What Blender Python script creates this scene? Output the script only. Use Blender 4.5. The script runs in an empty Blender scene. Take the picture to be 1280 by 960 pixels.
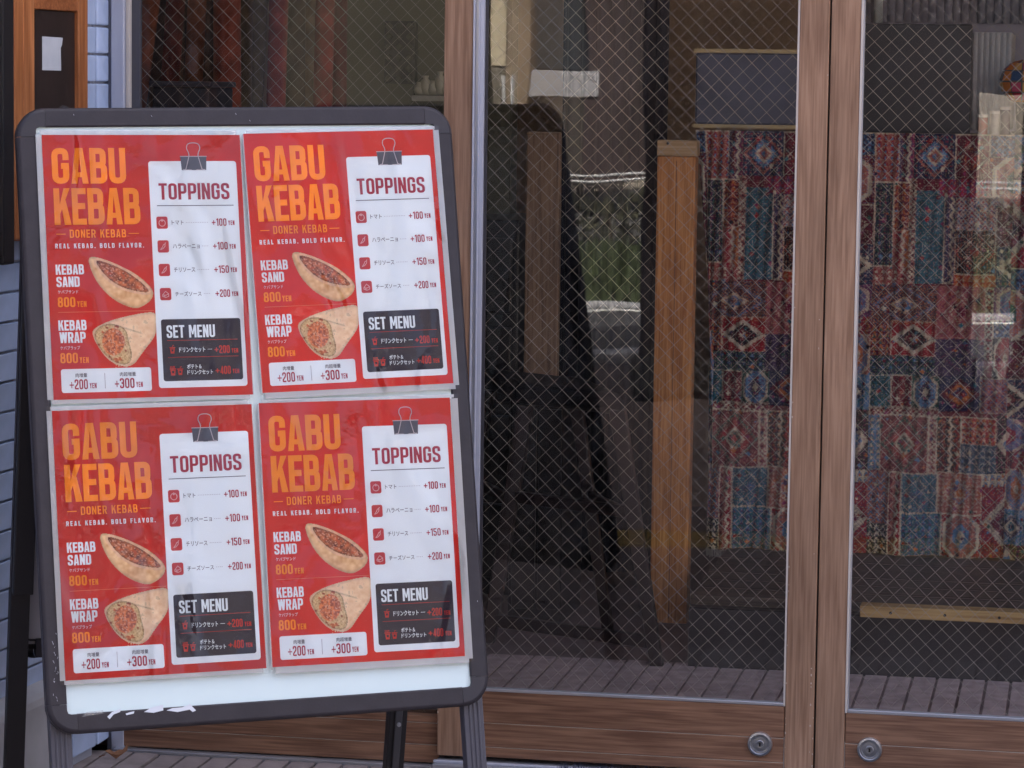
import bpy, bmesh, math, random
import numpy as np
from mathutils import Matrix, Vector
random.seed(7); rng=np.random.default_rng(7)
scene=bpy.context.scene; COL=scene.collection
# ------------------------------------------------------------------ camera, world, sun, exposure
D=5.05                      # distance of the shop front
CAM_H=1.154
YAW,PITCH,ROLL,F=0.186574,-0.097861,0.012780,3800.0
Rcam=Matrix.Rotation(YAW,3,'Z')@Matrix.Rotation(math.pi/2+PITCH,3,'X')@Matrix.Rotation(ROLL,3,'Z')
cam=bpy.data.cameras.new('camera'); camo=bpy.data.objects.new('camera',cam); COL.objects.link(camo)
camo.matrix_world=Matrix.Translation((0,0,CAM_H))@Rcam.to_4x4()
cam.sensor_width=36; cam.lens=36*F/1280; cam.clip_start=.05; cam.clip_end=400
scene.camera=camo
SUN_EL,SUN_AZ=math.radians(47),math.radians(14)       # the sun stands behind the shop
world=bpy.data.worlds.new('World'); scene.world=world; world.use_nodes=True
nt=world.node_tree; bg=nt.nodes['Background']; sky=nt.nodes.new('ShaderNodeTexSky')
sky.sky_type='NISHITA'; sky.sun_disc=False; sky.sun_elevation=SUN_EL; sky.sun_rotation=SUN_AZ
sky.air_density=.4; sky.dust_density=9; sky.ozone_density=.3
nt.links.new(sky.outputs[0],bg.inputs[0]); bg.inputs[1].default_value=.14
sun=bpy.data.lights.new('sun','SUN'); sun.energy=3.2; sun.angle=math.radians(.5); sun.color=(1,.95,.88)
suno=bpy.data.objects.new('sun',sun); COL.objects.link(suno)
sd=Vector((math.sin(SUN_AZ)*math.cos(SUN_EL),math.cos(SUN_AZ)*math.cos(SUN_EL),math.sin(SUN_EL)))
suno.rotation_euler=sd.to_track_quat('Z','Y').to_euler(); suno.location=(0,30,30)
scene.view_settings.view_transform='Standard'; scene.view_settings.look='None'
scene.view_settings.exposure=3.3; scene.view_settings.gamma=1
scene.view_settings.use_curve_mapping=False
# ------------------------------------------------------------------ helpers
def P(u,v,Y):
    """point of the plane at distance Y that the photograph shows at pixel u,v"""
    d=Rcam@Vector(((u-640)/F,(480-v)/F,-1)); d*=Y/d.y
    return Vector((d.x,Y,d.z+CAM_H))
def Mr(u,v,Y):
    """the same for something outside that is seen mirrored in the door glass"""
    q=P(u,v,2*D-Y); return Vector((q.x,Y,q.z))
class MB:
    def __init__(s): s.v=[];s.f=[];s.T=None
    def add(s,vs,fs):
        n=len(s.v); s.v+= [tuple(s.T@Vector(v)) if s.T else tuple(v) for v in vs]; s.f+=[tuple(n+i for i in f) for f in fs]
    def box(s,a,b):
        x0,x1=sorted((a[0],b[0]));y0,y1=sorted((a[1],b[1]));z0,z1=sorted((a[2],b[2]))
        s.add([(x0,y0,z0),(x1,y0,z0),(x1,y1,z0),(x0,y1,z0),(x0,y0,z1),(x1,y0,z1),(x1,y1,z1),(x0,y1,z1)],
              [(0,3,2,1),(4,5,6,7),(0,1,5,4),(1,2,6,5),(2,3,7,6),(3,0,4,7)]); return s
    def hexa(s,q0,q1):
        s.add(list(q0)+list(q1),[(3,2,1,0),(4,5,6,7),(0,1,5,4),(1,2,6,5),(2,3,7,6),(3,0,4,7)]); return s
    def tube(s,a,b,r,r2=None,n=10,cap=True):
        a=Vector(a);b=Vector(b);r2=r if r2 is None else r2
        w=(b-a).normalized(); u=w.orthogonal().normalized(); t=w.cross(u)
        vs=[]
        for p,rr in ((a,r),(b,r2)):
            for i in range(n):
                an=2*math.pi*(i+.5)/n; vs.append(p+u*math.cos(an)*rr+t*math.sin(an)*rr)
        fs=[(i,(i+1)%n,n+(i+1)%n,n+i) for i in range(n)]
        if cap: fs+=[tuple(range(n-1,-1,-1)),tuple(range(n,2*n))]
        s.add(vs,fs); return s
    def path(s,pts,r,n=8):
        for a,b in zip(pts[:-1],pts[1:]): s.tube(a,b,r,n=n)
        return s
    def prism(s,poly,y0,y1):
        """x,z polygon pushed along y"""
        n=len(poly); s.add([(x,y0,z) for x,z in poly]+[(x,y1,z) for x,z in poly],
            [tuple(range(n)),tuple(range(2*n-1,n-1,-1))]+[(i,n+i,n+(i+1)%n,(i+1)%n) for i in range(n)]); return s
    def lathe(s,prof,n=40,axis='y'):
        """(radius, height) pairs turned round y"""
        vs=[];fs=[];k=len(prof)
        for i in range(n):
            a=2*math.pi*i/n
            for r,y in prof: vs.append((r*math.cos(a),y,r*math.sin(a)) if axis=='y' else (r*math.cos(a),r*math.sin(a),y))
        for i in range(n):
            j=(i+1)%n
            for m in range(k-1): fs.append((i*k+m,i*k+m+1,j*k+m+1,j*k+m))
        s.add(vs,fs); return s
    def mesh(s,name,mat,smooth=False,off=None):
        me=bpy.data.meshes.new(name)
        v=s.v if off is None else [(a-off[0],b-off[1],c-off[2]) for a,b,c in s.v]
        me.from_pydata(v,[],s.f); me.materials.append(mat)
        bm=bmesh.new(); bm.from_mesh(me); bmesh.ops.recalc_face_normals(bm,faces=bm.faces); bm.to_mesh(me); bm.free()
        if smooth:
            for p in me.polygons: p.use_smooth=True
        me.update(); return me
def link(name,me,parent=None,loc=None,rot=None):
    o=bpy.data.objects.new(name,me); COL.objects.link(o)
    if parent: o.parent=parent
    if loc is not None: o.location=loc
    if rot is not None: o.rotation_euler=rot
    return o
def root(name,label,cat,loc=(0,0,0),group=None):
    o=bpy.data.objects.new(name,None); COL.objects.link(o); o.location=loc; o.empty_display_size=.05
    o['label']=label;o['category']=cat
    if group:o['group']=group
    return o
def tag(o,label,cat,group=None):
    o['label']=label;o['category']=cat
    if group:o['group']=group
    return o
def part(name,mb,mat,r,bevel=0,smooth=False,seg=2):
    """mesh given in world space, hung under r"""
    off=r.location if r is not None else None
    o=link(name,mb.mesh(name,mat,smooth,off),r)
    if bevel: bev(o,bevel,seg)
    return o
def bev(o,w,seg=2):
    m=o.modifiers.new('bevel','BEVEL'); m.width=w; m.segments=seg; m.limit_method='ANGLE'; m.angle_limit=math.radians(40)
def struct(name,mb,mat,**k):
    o=part(name,mb,mat,None,**k); o['kind']='structure'; return o
def copy_tree(o,parent=None):
    c=o.copy(); COL.objects.link(c); c.parent=parent
    for ch in [x for x in KIDS.get(o.name,[])]: 
        k=copy_tree(ch,c)
    return c
KIDS={}
def index_kids(o):
    KIDS[o.name]=list(o.children)
    for c in o.children: index_kids(c)
# ------------------------------------------------------------------ materials
def mat(name,col,rough=.6,metal=0,spec=.5,bump=None,var=None,coat=0,coord='Object'):
    """bump=(scale,strength,stretch) var=(scale,amount,stretch)"""
    m=bpy.data.materials.new(name); m.use_nodes=True; t=m.node_tree; b=t.nodes['Principled BSDF']
    b.inputs['Base Color'].default_value=(*col,1); b.inputs['Roughness'].default_value=rough
    b.inputs['Metallic'].default_value=metal; b.inputs['Specular IOR Level'].default_value=spec
    b.inputs['Coat Weight'].default_value=coat
    def noise(sc,st,det=6):
        tc=t.nodes.new('ShaderNodeTexCoord'); mp=t.nodes.new('ShaderNodeMapping'); mp.inputs['Scale'].default_value=st
        n=t.nodes.new('ShaderNodeTexNoise'); n.inputs['Scale'].default_value=sc; n.inputs['Detail'].default_value=det
        t.links.new(tc.outputs[coord],mp.inputs[0]); t.links.new(mp.outputs[0],n.inputs[0]); return n
    if var:
        n=noise(var[0],var[2] if len(var)>2 else (1,1,1)); a=var[1]
        r=t.nodes.new('ShaderNodeValToRGB'); r.color_ramp.elements[0].position=.3; r.color_ramp.elements[1].position=.7
        r.color_ramp.elements[0].color=(*[c*(1-a) for c in col],1); r.color_ramp.elements[1].color=(*[min(1,c*(1+a)) for c in col],1)
        t.links.new(n.outputs[0],r.inputs[0])
        oi=t.nodes.new('ShaderNodeObjectInfo'); hs=t.nodes.new('ShaderNodeHueSaturation')
        mr=t.nodes.new('ShaderNodeMapRange'); mr.inputs[3].default_value=.9; mr.inputs[4].default_value=1.1
        t.links.new(oi.outputs['Random'],mr.inputs[0]); t.links.new(mr.outputs[0],hs.inputs['Value'])
        t.links.new(r.outputs[0],hs.inputs['Color']); t.links.new(hs.outputs[0],b.inputs['Base Color'])
    if bump:
        n=noise(bump[0],bump[2] if len(bump)>2 else (1,1,1)); bp=t.nodes.new('ShaderNodeBump')
        bp.inputs['Strength'].default_value=bump[1]; bp.inputs['Distance'].default_value=.002
        t.links.new(n.outputs[0],bp.inputs['Height']); t.links.new(bp.outputs[0],b.inputs['Normal'])
    return m
def wood(name,c1,c2,grain,rough=.55,spec=.35,fine=1.0,scratch=.0):
    """grain = 'x' or 'z': direction in which the fibres run"""
    m=bpy.data.materials.new(name); m.use_nodes=True; t=m.node_tree; b=t.nodes['Principled BSDF']; L=t.links.new
    b.inputs['Roughness'].default_value=rough; b.inputs['Specular IOR Level'].default_value=spec
    tc=t.nodes.new('ShaderNodeTexCoord'); oi=t.nodes.new('ShaderNodeObjectInfo')
    add=t.nodes.new('ShaderNodeVectorMath'); add.operation='ADD'
    ml=t.nodes.new('ShaderNodeVectorMath'); ml.operation='SCALE'; ml.inputs['Scale'].default_value=9.0
    cb=t.nodes.new('ShaderNodeCombineXYZ')
    for i in range(3): L(oi.outputs['Random'],cb.inputs[i])
    L(cb.outputs[0],ml.inputs[0]); L(tc.outputs['Object'],add.inputs[0]); L(ml.outputs[0],add.inputs[1])
    mp=t.nodes.new('ShaderNodeMapping'); L(add.outputs[0],mp.inputs[0])
    mp.inputs['Scale'].default_value=(.15,1,1) if grain=='x' else (1,1,.15)
    n1=t.nodes.new('ShaderNodeTexNoise'); n1.inputs['Scale'].default_value=22*fine; n1.inputs['Detail'].default_value=5; n1.inputs['Distortion'].default_value=.9
    n2=t.nodes.new('ShaderNodeTexNoise'); n2.inputs['Scale'].default_value=190*fine; n2.inputs['Detail'].default_value=3
    L(mp.outputs[0],n1.inputs[0])
    mp2=t.nodes.new('ShaderNodeMapping'); L(add.outputs[0],mp2.inputs[0]); mp2.inputs['Scale'].default_value=(.035,1,1) if grain=='x' else (1,1,.035)
    L(mp2.outputs[0],n2.inputs[0])
    mx=t.nodes.new('ShaderNodeMix'); mx.data_type='FLOAT'; mx.inputs[0].default_value=.6
    L(n1.outputs[0],mx.inputs[2]); L(n2.outputs[0],mx.inputs[3])
    r=t.nodes.new('ShaderNodeValToRGB'); e=r.color_ramp.elements
    e[0].position=.385; e[0].color=(*c1,1); e[1].position=.61; e[1].color=(*c2,1)
    L(mx.outputs[0],r.inputs[0])
    n3=t.nodes.new('ShaderNodeTexNoise'); n3.inputs['Scale'].default_value=5; L(tc.outputs['Object'],n3.inputs[0])
    hs=t.nodes.new('ShaderNodeHueSaturation'); mr=t.nodes.new('ShaderNodeMapRange'); mr.inputs[1].default_value=.3; mr.inputs[2].default_value=.7
    mr.inputs[3].default_value=.86; mr.inputs[4].default_value=1.12
    L(n3.outputs[0],mr.inputs[0]); L(mr.outputs[0],hs.inputs['Value']); L(r.outputs[0],hs.inputs['Color']); L(hs.outputs[0],b.inputs['Base Color'])
    bp=t.nodes.new('ShaderNodeBump'); bp.inputs['Strength'].default_value=.35; bp.inputs['Distance'].default_value=.0006
    L(n2.outputs[0],bp.inputs['Height']); L(bp.outputs[0],b.inputs['Normal'])
    return m
def vcol(name,rough=.7,spec=.3,attr='Col',bump=None):
    m=mat(name,(.5,.5,.5),rough,spec=spec,bump=bump); t=m.node_tree; a=t.nodes.new('ShaderNodeAttribute'); a.attribute_name=attr
    t.links.new(a.outputs['Color'],t.nodes['Principled BSDF'].inputs['Base Color']); return m
def clear(name,ior=1.5,rough=.0,boost=1.0,milk=0.0,bump=None,tint=(1,1,1),dust=0):
    m=bpy.data.materials.new(name); m.use_nodes=True; t=m.node_tree; L=t.links.new
    out=t.nodes['Material Output']; t.nodes.remove(t.nodes['Principled BSDF'])
    tr=t.nodes.new('ShaderNodeBsdfTransparent'); tr.inputs[0].default_value=(*tint,1)
    gl=t.nodes.new('ShaderNodeBsdfGlossy'); gl.inputs['Roughness'].default_value=rough; gl.inputs[0].default_value=(1,1,1,1)
    fr=t.nodes.new('ShaderNodeFresnel'); fr.inputs[0].default_value=ior
    mu=t.nodes.new('ShaderNodeMath'); mu.operation='MULTIPLY'; mu.use_clamp=True; mu.inputs[1].default_value=boost
    L(fr.outputs[0],mu.inputs[0])
    mx=t.nodes.new('ShaderNodeMixShader'); L(mu.outputs[0],mx.inputs[0]); L(gl.outputs[0],mx.inputs[2])
    if milk:
        df=t.nodes.new('ShaderNodeBsdfDiffuse'); df.inputs[0].default_value=(.75,.78,.8,1)
        m2=t.nodes.new('ShaderNodeMixShader'); m2.inputs[0].default_value=milk
        L(tr.outputs[0],m2.inputs[1]); L(df.outputs[0],m2.inputs[2]); L(m2.outputs[0],mx.inputs[1])
    elif dust:
        tc=t.nodes.new('ShaderNodeTexCoord'); mp=t.nodes.new('ShaderNodeMapping'); mp.inputs['Scale'].default_value=(1,1,.55); L(tc.outputs['Object'],mp.inputs[0])
        n=t.nodes.new('ShaderNodeTexNoise'); n.inputs['Scale'].default_value=9; n.inputs['Detail'].default_value=7; n.inputs['Distortion'].default_value=1.2; L(mp.outputs[0],n.inputs[0])
        mr=t.nodes.new('ShaderNodeMapRange'); mr.inputs[1].default_value=.42; mr.inputs[2].default_value=.75; mr.inputs[3].default_value=dust*.15; mr.inputs[4].default_value=dust; L(n.outputs[0],mr.inputs[0])
        df=t.nodes.new('ShaderNodeBsdfDiffuse'); df.inputs[0].default_value=(.6,.58,.55,1)
        m2=t.nodes.new('ShaderNodeMixShader'); L(mr.outputs[0],m2.inputs[0]); L(tr.outputs[0],m2.inputs[1]); L(df.outputs[0],m2.inputs[2]); L(m2.outputs[0],mx.inputs[1])
    else: L(tr.outputs[0],mx.inputs[1])
    L(mx.outputs[0],out.inputs[0])
    if bump:
        tc=t.nodes.new('ShaderNodeTexCoord'); prev=None
        oi=t.nodes.new('ShaderNodeObjectInfo'); ad=t.nodes.new('ShaderNodeVectorMath'); ad.operation='ADD'
        L(tc.outputs['Object'],ad.inputs[0]); L(oi.outputs['Location'],ad.inputs[1])
        for sc,st,dist,str_ in bump:
            mp=t.nodes.new('ShaderNodeMapping'); mp.inputs['Scale'].default_value=st; L(ad.outputs[0],mp.inputs[0])
            n=t.nodes.new('ShaderNodeTexNoise'); n.inputs['Scale'].default_value=sc; n.inputs['Detail'].default_value=2; n.inputs['Distortion'].default_value=.6
            L(mp.outputs[0],n.inputs[0]); bp=t.nodes.new('ShaderNodeBump'); bp.inputs['Strength'].default_value=str_; bp.inputs['Distance'].default_value=dist
            L(n.outputs[0],bp.inputs['Height'])
            if prev: L(prev.outputs[0],bp.inputs['Normal'])
            prev=bp
        L(prev.outputs[0],gl.inputs['Normal']); L(prev.outputs[0],fr.inputs['Normal'])
    return m
WOODV=wood('door wood upright',(.215,.118,.070),(.345,.208,.132),'z',fine=1.3)
WOODH=wood('door wood level',(.140,.066,.038),(.285,.152,.090),'x',fine=1.3)
ALU=mat('aluminium',(.45,.46,.5),.38,.75,bump=(60,.15,(1,1,.05)))
ALUW=mat('pale painted aluminium',(.46,.48,.56),.45,.2)
BEAD=mat('cream glazing bead',(.55,.5,.45),.5)
SEAL=mat('grey rubber seal',(.035,.033,.04),.55)
GLASS=clear('window glass',1.45,0,.62,tint=(.96,.97,.96),dust=.014,bump=[(2.2,(1,1,.5),.0007,1.0)])
WIRE=mat('embedded wire',(.36,.315,.27),.6,0,var=(3,.25))
DARKGAP=mat('dark rubber',(.012,.008,.008),.7)  # also paints the shade in the door gap and keyhole
FRAME=mat('anodised dark frame',(.034,.030,.036),.46,.0,.3,bump=(220,.12,(1,1,1)),var=(40,.12))
CAP=mat('frame corner plastic',(.036,.033,.040),.45,0,.35,bump=(300,.1))
BLACKM=mat('black leg paint',(.014,.013,.015),.5,bump=(120,.2))
BOARD=mat('white board sheet',(.70,.83,.82),.35,spec=.4)
BACKB=mat('grey backing sheet',(.45,.46,.5),.6)
# ------------------------------------------------------------------ the ground outside
BRK=mat('pavement brick',(.27,.225,.215),.85,bump=(90,.6),var=(25,.22))
PAV=mat('dark paver',(.135,.10,.09),.85,bump=(70,.5),var=(12,.25))
JOINT=mat('sandy joint',(.035,.03,.03),.95,bump=(60,.4),var=(8,.2))
ROADM=mat('road asphalt',(.085,.083,.088),.9,bump=(40,.5),var=(3,.1))
EARTH=mat('earth and asphalt',(.075,.072,.07),.95,var=(1,.2))
WHITEP=mat('white road paint',(.75,.75,.72),.7)
YELLOW=mat('yellow tactile paving',(.45,.30,.06),.75,var=(8,.15))
CONC=mat('pale concrete',(.42,.42,.44),.85,bump=(30,.5),var=(9,.16))
GRASSM=mat('grass blade',(.045,.062,.022),.8,var=(6,.4))
LEAFM=mat('hedge leaf',(.055,.055,.03),.7,var=(5,.5))
struct('ground',MB().add([(-160,-200,-.05),(160,-200,-.05),(160,D-.05,-.05),(-160,D-.05,-.05)],[(0,1,2,3)]) or MB().box((-160,-200,-.07),(160,D-.05,-.05)),EARTH)
GZ=-.018
pave=struct('pavement',MB().box((-9,-2.6,-.05),(7,D+.3,-.008)),JOINT); pave.location.z=GZ
# brick courses in front of the doors, each brick a piece
bm_=MB().box((-.0205,-.0955,-.03),(.0205,.0955,.0)).mesh('brick',BRK)
x0=P(110,945,D).x-.12
nb=0
for r in range(3):
    yc=D-.02-.0985-r*.2
    i=0
    while True:
        x=x0+i*.0472; i+=1
        if x>x0+ (1.62 if r else 2.1): break
        o=link('brick',bm_,pave,(x,yc,random.uniform(-.0012,.0012))); o.rotation_euler=(random.uniform(-.006,.006),random.uniform(-.008,.008),random.uniform(-.006,.006)); nb+=1
# same bricks further out are one part
mb=MB()
for r in range(3,6):
    yc=D-.02-.0985-r*.2
    for i in range(46): mb.box((x0+i*.0472-.0205,yc-.0955,-.03),(x0+i*.0472+.0205,yc+.0955,random.uniform(-.001,.001)))
for r in range(0,6):
    yc=D-.02-.0985-r*.2
    for i in range(40):
        x=x0+2.12+i*.0472
        if x<3.4: mb.box((x-.0205,yc-.0955,-.03),(x+.0205,yc+.0955,random.uniform(-.001,.001)))
o=part('brick_course',mb,BRK,None); o.parent=pave; o['kind']='stuff'
# larger dark pavers towards the street
mb=MB(); y=D-1.25; k=0
while y>-2.4:
    for i in range(-22,16):
        x=i*.304+(k%2)*.15
        if 2.10<y<2.5: continue
        mb.box((x-.149,y-.149,-.03),(x+.149,y+.149,random.uniform(-.0015,.0015)))
    y-=.304; k+=1
o=part('paver',mb,PAV,None); o.parent=pave; o['kind']='stuff'
# yellow tactile strip
mb=MB()
for i in range(-20,16):
    mb.box((i*.304-.149,2.15,-.03),(i*.304+.149,2.45,.0))
    for k in range(4): mb.box((i*.304-.13,2.185+k*.072,0),(i*.304+.13,2.215+k*.072,.005))
ts=part('tactile_paving',mb,YELLOW,None); ts['kind']='structure'; ts.location.z=GZ
struct('road',MB().box((-60,-5.85,-.049),(60,-2.85,-.03)),ROADM)
struct('kerb',MB().box((-9,-2.85,-.05),(7,-2.62,.02)),CONC,bevel=.01)
struct('road_line',MB().box((-60,-5.72,-.029),(60,-5.60,-.026)),WHITEP)
struct('far_kerb',MB().box((-60,-6.0,-.05),(60,-5.86,.0)),CONC,bevel=.01)
# grass verge
v=[];f=[]
n=26000
gx=rng.uniform(-5.5,1.5,n); gy=rng.uniform(-12.4,-6.05,n); ga=rng.uniform(0,6.28,n); gh=rng.uniform(.04,.11,n); gw=rng.uniform(.01,.03,n)
for i in range(n):
    c,s=math.cos(ga[i])*gw[i],math.sin(ga[i])*gw[i]; k=len(v)
    v+=[(gx[i]-c,gy[i]-s,-.05),(gx[i]+c,gy[i]+s,-.05),(gx[i]+s*2,gy[i]+c*2,-.05+gh[i])]; f.append((k,k+1,k+2))
me=bpy.data.meshes.new('grass'); me.from_pydata(v,[],f); me.materials.append(GRASSM); g=link('grass',me); g['kind']='stuff'; tag(g,'green grass verge across the road','grass')
# hedge behind the verge
def leaf_cloud(cx,cy,cz,sx,sy,sz,n,size,seed):
    r=np.random.default_rng(seed); mb=MB()
    p=r.uniform(-1,1,(n*2,3)); 
    bump=.75+.25*np.sin(p[:,0]*9+seed)*np.cos(p[:,1]*7)
    keep=np.max(np.abs(p)**4,axis=1)<bump; p=p[keep][:n]
    d=r.normal(size=(len(p),3)); e=r.normal(size=(len(p),3))
    for q,a,b in zip(p,d,e):
        a=Vector(a).normalized()*size; b=Vector(b).normalized()*size*.6
        c=Vector((cx+q[0]*sx,cy+q[1]*sy,cz+q[2]*sz)); mb.add([c-a,c+b,c+a,c-b],[(0,1,2,3)])
    return mb
hr=root('hedge','clipped olive green hedge behind the verge across the road','hedge',(-3,-13,-.05))
part('foliage',leaf_cloud(-3,-13,.12,6,.45,.22,9000,.035,3),LEAFM,hr)
mb=MB()
for i in range(30): 
    x=-8.8+i*.4; mb.tube((x,-13,-.05),(x+random.uniform(-.1,.1),-13,.25),.012,n=5)
part('stem',mb,mat('hedge stem',(.06,.04,.03),.9),hr)['kind']='stuff'
# guard rail
gr=root('guard_rail','white steel guard rail with two bars across the road','railing',(-3,-13.7,-.05))
WS=mat('white painted steel',(.45,.46,.47),.4)
for z in (.45,.405): part('bar',MB().tube((-9,-13.7,z),(2.2,-13.7,z),.012,n=10),WS,gr,smooth=True)
for i in range(8):
    part('post',MB().tube((-8.9+i*1.55,-13.7,-.05),(-8.9+i*1.55,-13.7,.47),.025,n=12),WS,gr,smooth=True)
# low pale wall behind
lw=tag(part('boundary_wall',MB().box((-12,-24.6,-.05),(6,-24.4,1.15)),mat('pale plaster',(.36,.32,.27),.9,var=(2,.1)),None,bevel=.02),'low pale plaster wall far across the road','wall')
# building across the road (seen only mirrored in the glass)
a=Mr(590,-120,-14.2); 
bl=root('street_building','cream plastered building with white framed window across the road','building',(-6.5,-20,-.05))
CREAM=mat('cream plaster',(.66,.58,.42),.9,bump=(6,.4),var=(1.5,.12)); TAN=mat('tan panel',(.22,.17,.12),.8,var=(2,.15)); 
Yb=-19.0
def bx(u0,u1,v0,v1,y0,d): 
    a=Mr(u0,v0,y0);b=Mr(u1,v1,y0); return MB().box((a.x,y0,a.z),(b.x,y0-d,b.z))
part('wall',bx(606,648,-900,80,Yb,.4),CREAM,bl)
part('dark_wing',bx(150,605,-900,260,Yb+.4,.8),mat('dark olive cladding',(.028,.026,.018),.8,var=(2,.35)),bl)  # added dark block, dims the mirrored street in the left window
part('lower_wall',bx(606,648,81,230,Yb-.02,.4),mat('grey brown wall',(.20,.18,.15),.9,var=(2,.2)),bl)
part('pillar',bx(649,661,-900,230,Yb+.1,.5),TAN,bl,bevel=.02)
for k in range(2): part('pipe',bx(632+k*12,635+k*12,92,228,Yb+.15,.06),WS,bl)
part('side_wall',bx(746,830,-900,230,Yb,.4),mat('dark cladding',(.045,.03,.028),.8,var=(2,.3)),bl)
part('upper_wall',bx(662,745,-900,-40,Yb,.4),TAN,bl)
wn=part('window',bx(664,742,-38,86,Yb-.15,.05),mat('far window glass',(.05,.055,.06),.15),bl)
part('window_frame',bx(738,745,-40,230,Yb+.05,.15),WS,wn)
part('window_frame',bx(662,738,20,28,Yb+.05,.15),WS,wn)
part('curtain',bx(695,700,-38,86,Yb-.1,.03),TAN,wn)
part('panel',bx(662,738,87,121,Yb+.03,.15),mat('white panel',(.33,.33,.35),.6),bl)
tb=root('corner_building','tall dark brick building with rows of windows across the road to the right','building',(13,-16,-.05))  # added out of view so the poster film mirrors less bright sky
DBR=mat('sooty brick',(.040,.026,.020),.85,bump=(12,.5),var=(2,.3)); WG=mat('dark window pane',(.03,.035,.04),.12)  # brick darkened to dim its reflection in the poster film
part('wall',MB().box((2.6,-17,-.05),(26,-15.4,11.4)),DBR,tb)
part('cornice',MB().box((2.4,-17.2,11.401),(26.2,-15.2,11.6)),CONC,tb)
wme=MB().box((-.55,-.02,-.7),(.55,.02,.7)).mesh('window',WG); sme=MB().box((-.62,-.08,-.06),(.62,.08,.06)).mesh('sill',CONC)
for fl in range(4):
    for k in range(12):
        o=link('window',wme,tb,(3.8+k*1.9-13,-15.39+16,1.4+fl*2.5+.05)); o2=link('sill',sme,o,(0,.07,-.78))
# added pillar behind the camera that darkens the reflection in the door glass
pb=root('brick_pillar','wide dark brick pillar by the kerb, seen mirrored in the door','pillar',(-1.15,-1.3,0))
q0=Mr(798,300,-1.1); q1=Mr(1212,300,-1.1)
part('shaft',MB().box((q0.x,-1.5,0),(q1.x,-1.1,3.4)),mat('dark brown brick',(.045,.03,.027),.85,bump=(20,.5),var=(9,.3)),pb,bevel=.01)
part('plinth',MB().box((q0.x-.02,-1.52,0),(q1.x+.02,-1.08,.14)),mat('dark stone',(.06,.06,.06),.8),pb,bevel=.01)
pb=root('narrow_pillar','second dark brick pillar standing right of the wide one, seen mirrored','pillar',(-.2,-1.3,0))  # second added pillar, leaves one bright strip of mirrored street between them
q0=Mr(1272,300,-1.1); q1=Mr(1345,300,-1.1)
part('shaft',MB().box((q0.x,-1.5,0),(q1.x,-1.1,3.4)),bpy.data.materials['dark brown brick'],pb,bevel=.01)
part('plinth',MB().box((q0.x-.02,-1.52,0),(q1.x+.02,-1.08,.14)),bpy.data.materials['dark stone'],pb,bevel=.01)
# ------------------------------------------------------------------ the shop: walls, floor, ceiling
INW=mat('tan interior plaster',(.42,.28,.17),.85,var=(1.5,.15),bump=(30,.2))
GRW=mat('olive grey plaster',(.12,.11,.07),.85,var=(2,.15),bump=(30,.2))
FLR=mat('dark interior floor',(.22,.145,.14),.55,var=(6,.2))
FAC=mat('facade render',(.30,.28,.27),.9,var=(1,.1))
XL=P(117,500,D).x; XR=3.2; YB=8.3
fl_=struct('interior_floor',MB().box((XL-.6,D+.06,-.04),(XR,YB,.0)),FLR)
mb=MB()  # brick strip inside imitates the pavement mirrored in the door glass
for i in range(56):
    x=-1.6+i*.0478; mb.box((x,5.60,-.002),(x+.0418,5.99,.0035+random.uniform(-.0008,.0008)))
o=part('floor_brick',mb,mat('pale threshold brick',(.46,.34,.33),.8,var=(30,.2),bump=(80,.4)),None); o.parent=fl_; o['kind']='stuff'
struct('ceiling',MB().box((XL-.6,D+.1,2.6),(XR,YB,2.7)),mat('ceiling paint',(.3,.28,.25),.9))
struct('back_wall',MB().box((XL-.6,YB,-.04),(XR,YB+.15,9.3)),INW)
struct('left_inner_wall',MB().box((XL-.75,D+.1,-.04),(XL-.6,YB,9.3)),mat('dark inner wall',(.05,.03,.028),.8,var=(3,.2)))
struct('right_inner_wall',MB().box((XR,D-.2,-.04),(XR+.15,YB,9.3)),INW)
struct('facade_wall',MB().box((-6,D-.03,2.15),(XR+.15,D+.1,9.3)),FAC)
struct('roof',MB().box((-6,D-.03,9.31),(XR+.15,YB+.15,9.5)),FAC)
struct('facade_left',MB().box((-6,D+.12,-.05),(XL-.01,D+.3,9.3)),FAC)
# wing wall of blue glazed tiles, each tile a piece
TILE=mat('blue glazed tile',(.44,.54,.74),.22,spec=.55,var=(14,.16),bump=(14,.25))
GROUT=mat('grey tile grout',(.36,.37,.42),.9,bump=(60,.4))
corner=P(117,500,D-.06); corner.z=0
vd=(Rcam@Vector(((1650-640)/F,(480-116)/F,-1))); vd.z=0; vd.normalize()     # the way the wall runs, away from the camera
nrm=Vector((vd.y,-vd.x,0))                                                  # its face
tw=root('tiled_wall','wall of glossy pale blue tiles with grey joints at the left of the shop front','wall',(corner.x,corner.y,0))
LW=1.5
p0=corner-nrm*.004; p1=p0-vd*LW; b0=p0-nrm*.3; b1=p1-nrm*.3
z1=2.4
mb=MB(); mb.hexa([(p1.x,p1.y,-.04),(b1.x,b1.y,-.04),(b0.x,D+.11,-.04),(p0.x,p0.y,-.04)],[(p1.x,p1.y,z1),(b1.x,b1.y,z1),(b0.x,D+.11,z1),(p0.x,p0.y,z1)])
part('wall_core',mb,GROUT,tw)
TH,TW=.0480,.1065
tl=MB().box((-.0505,-.006,-.0222),(.0505,.002,.0222)).mesh('tile',TILE)
tr=math.atan2(vd.y,vd.x)
for r in range(27):
    for c in range(7):
        w=corner-vd*(.054+c*TW); 
        o=link('tile',tl,tw,(w.x-tw.location.x,w.y-tw.location.y,.022+r*TH)); o.rotation_euler=(random.uniform(-.012,.012),0,tr+random.uniform(-.006,.006)); bev(o,.002)
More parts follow.
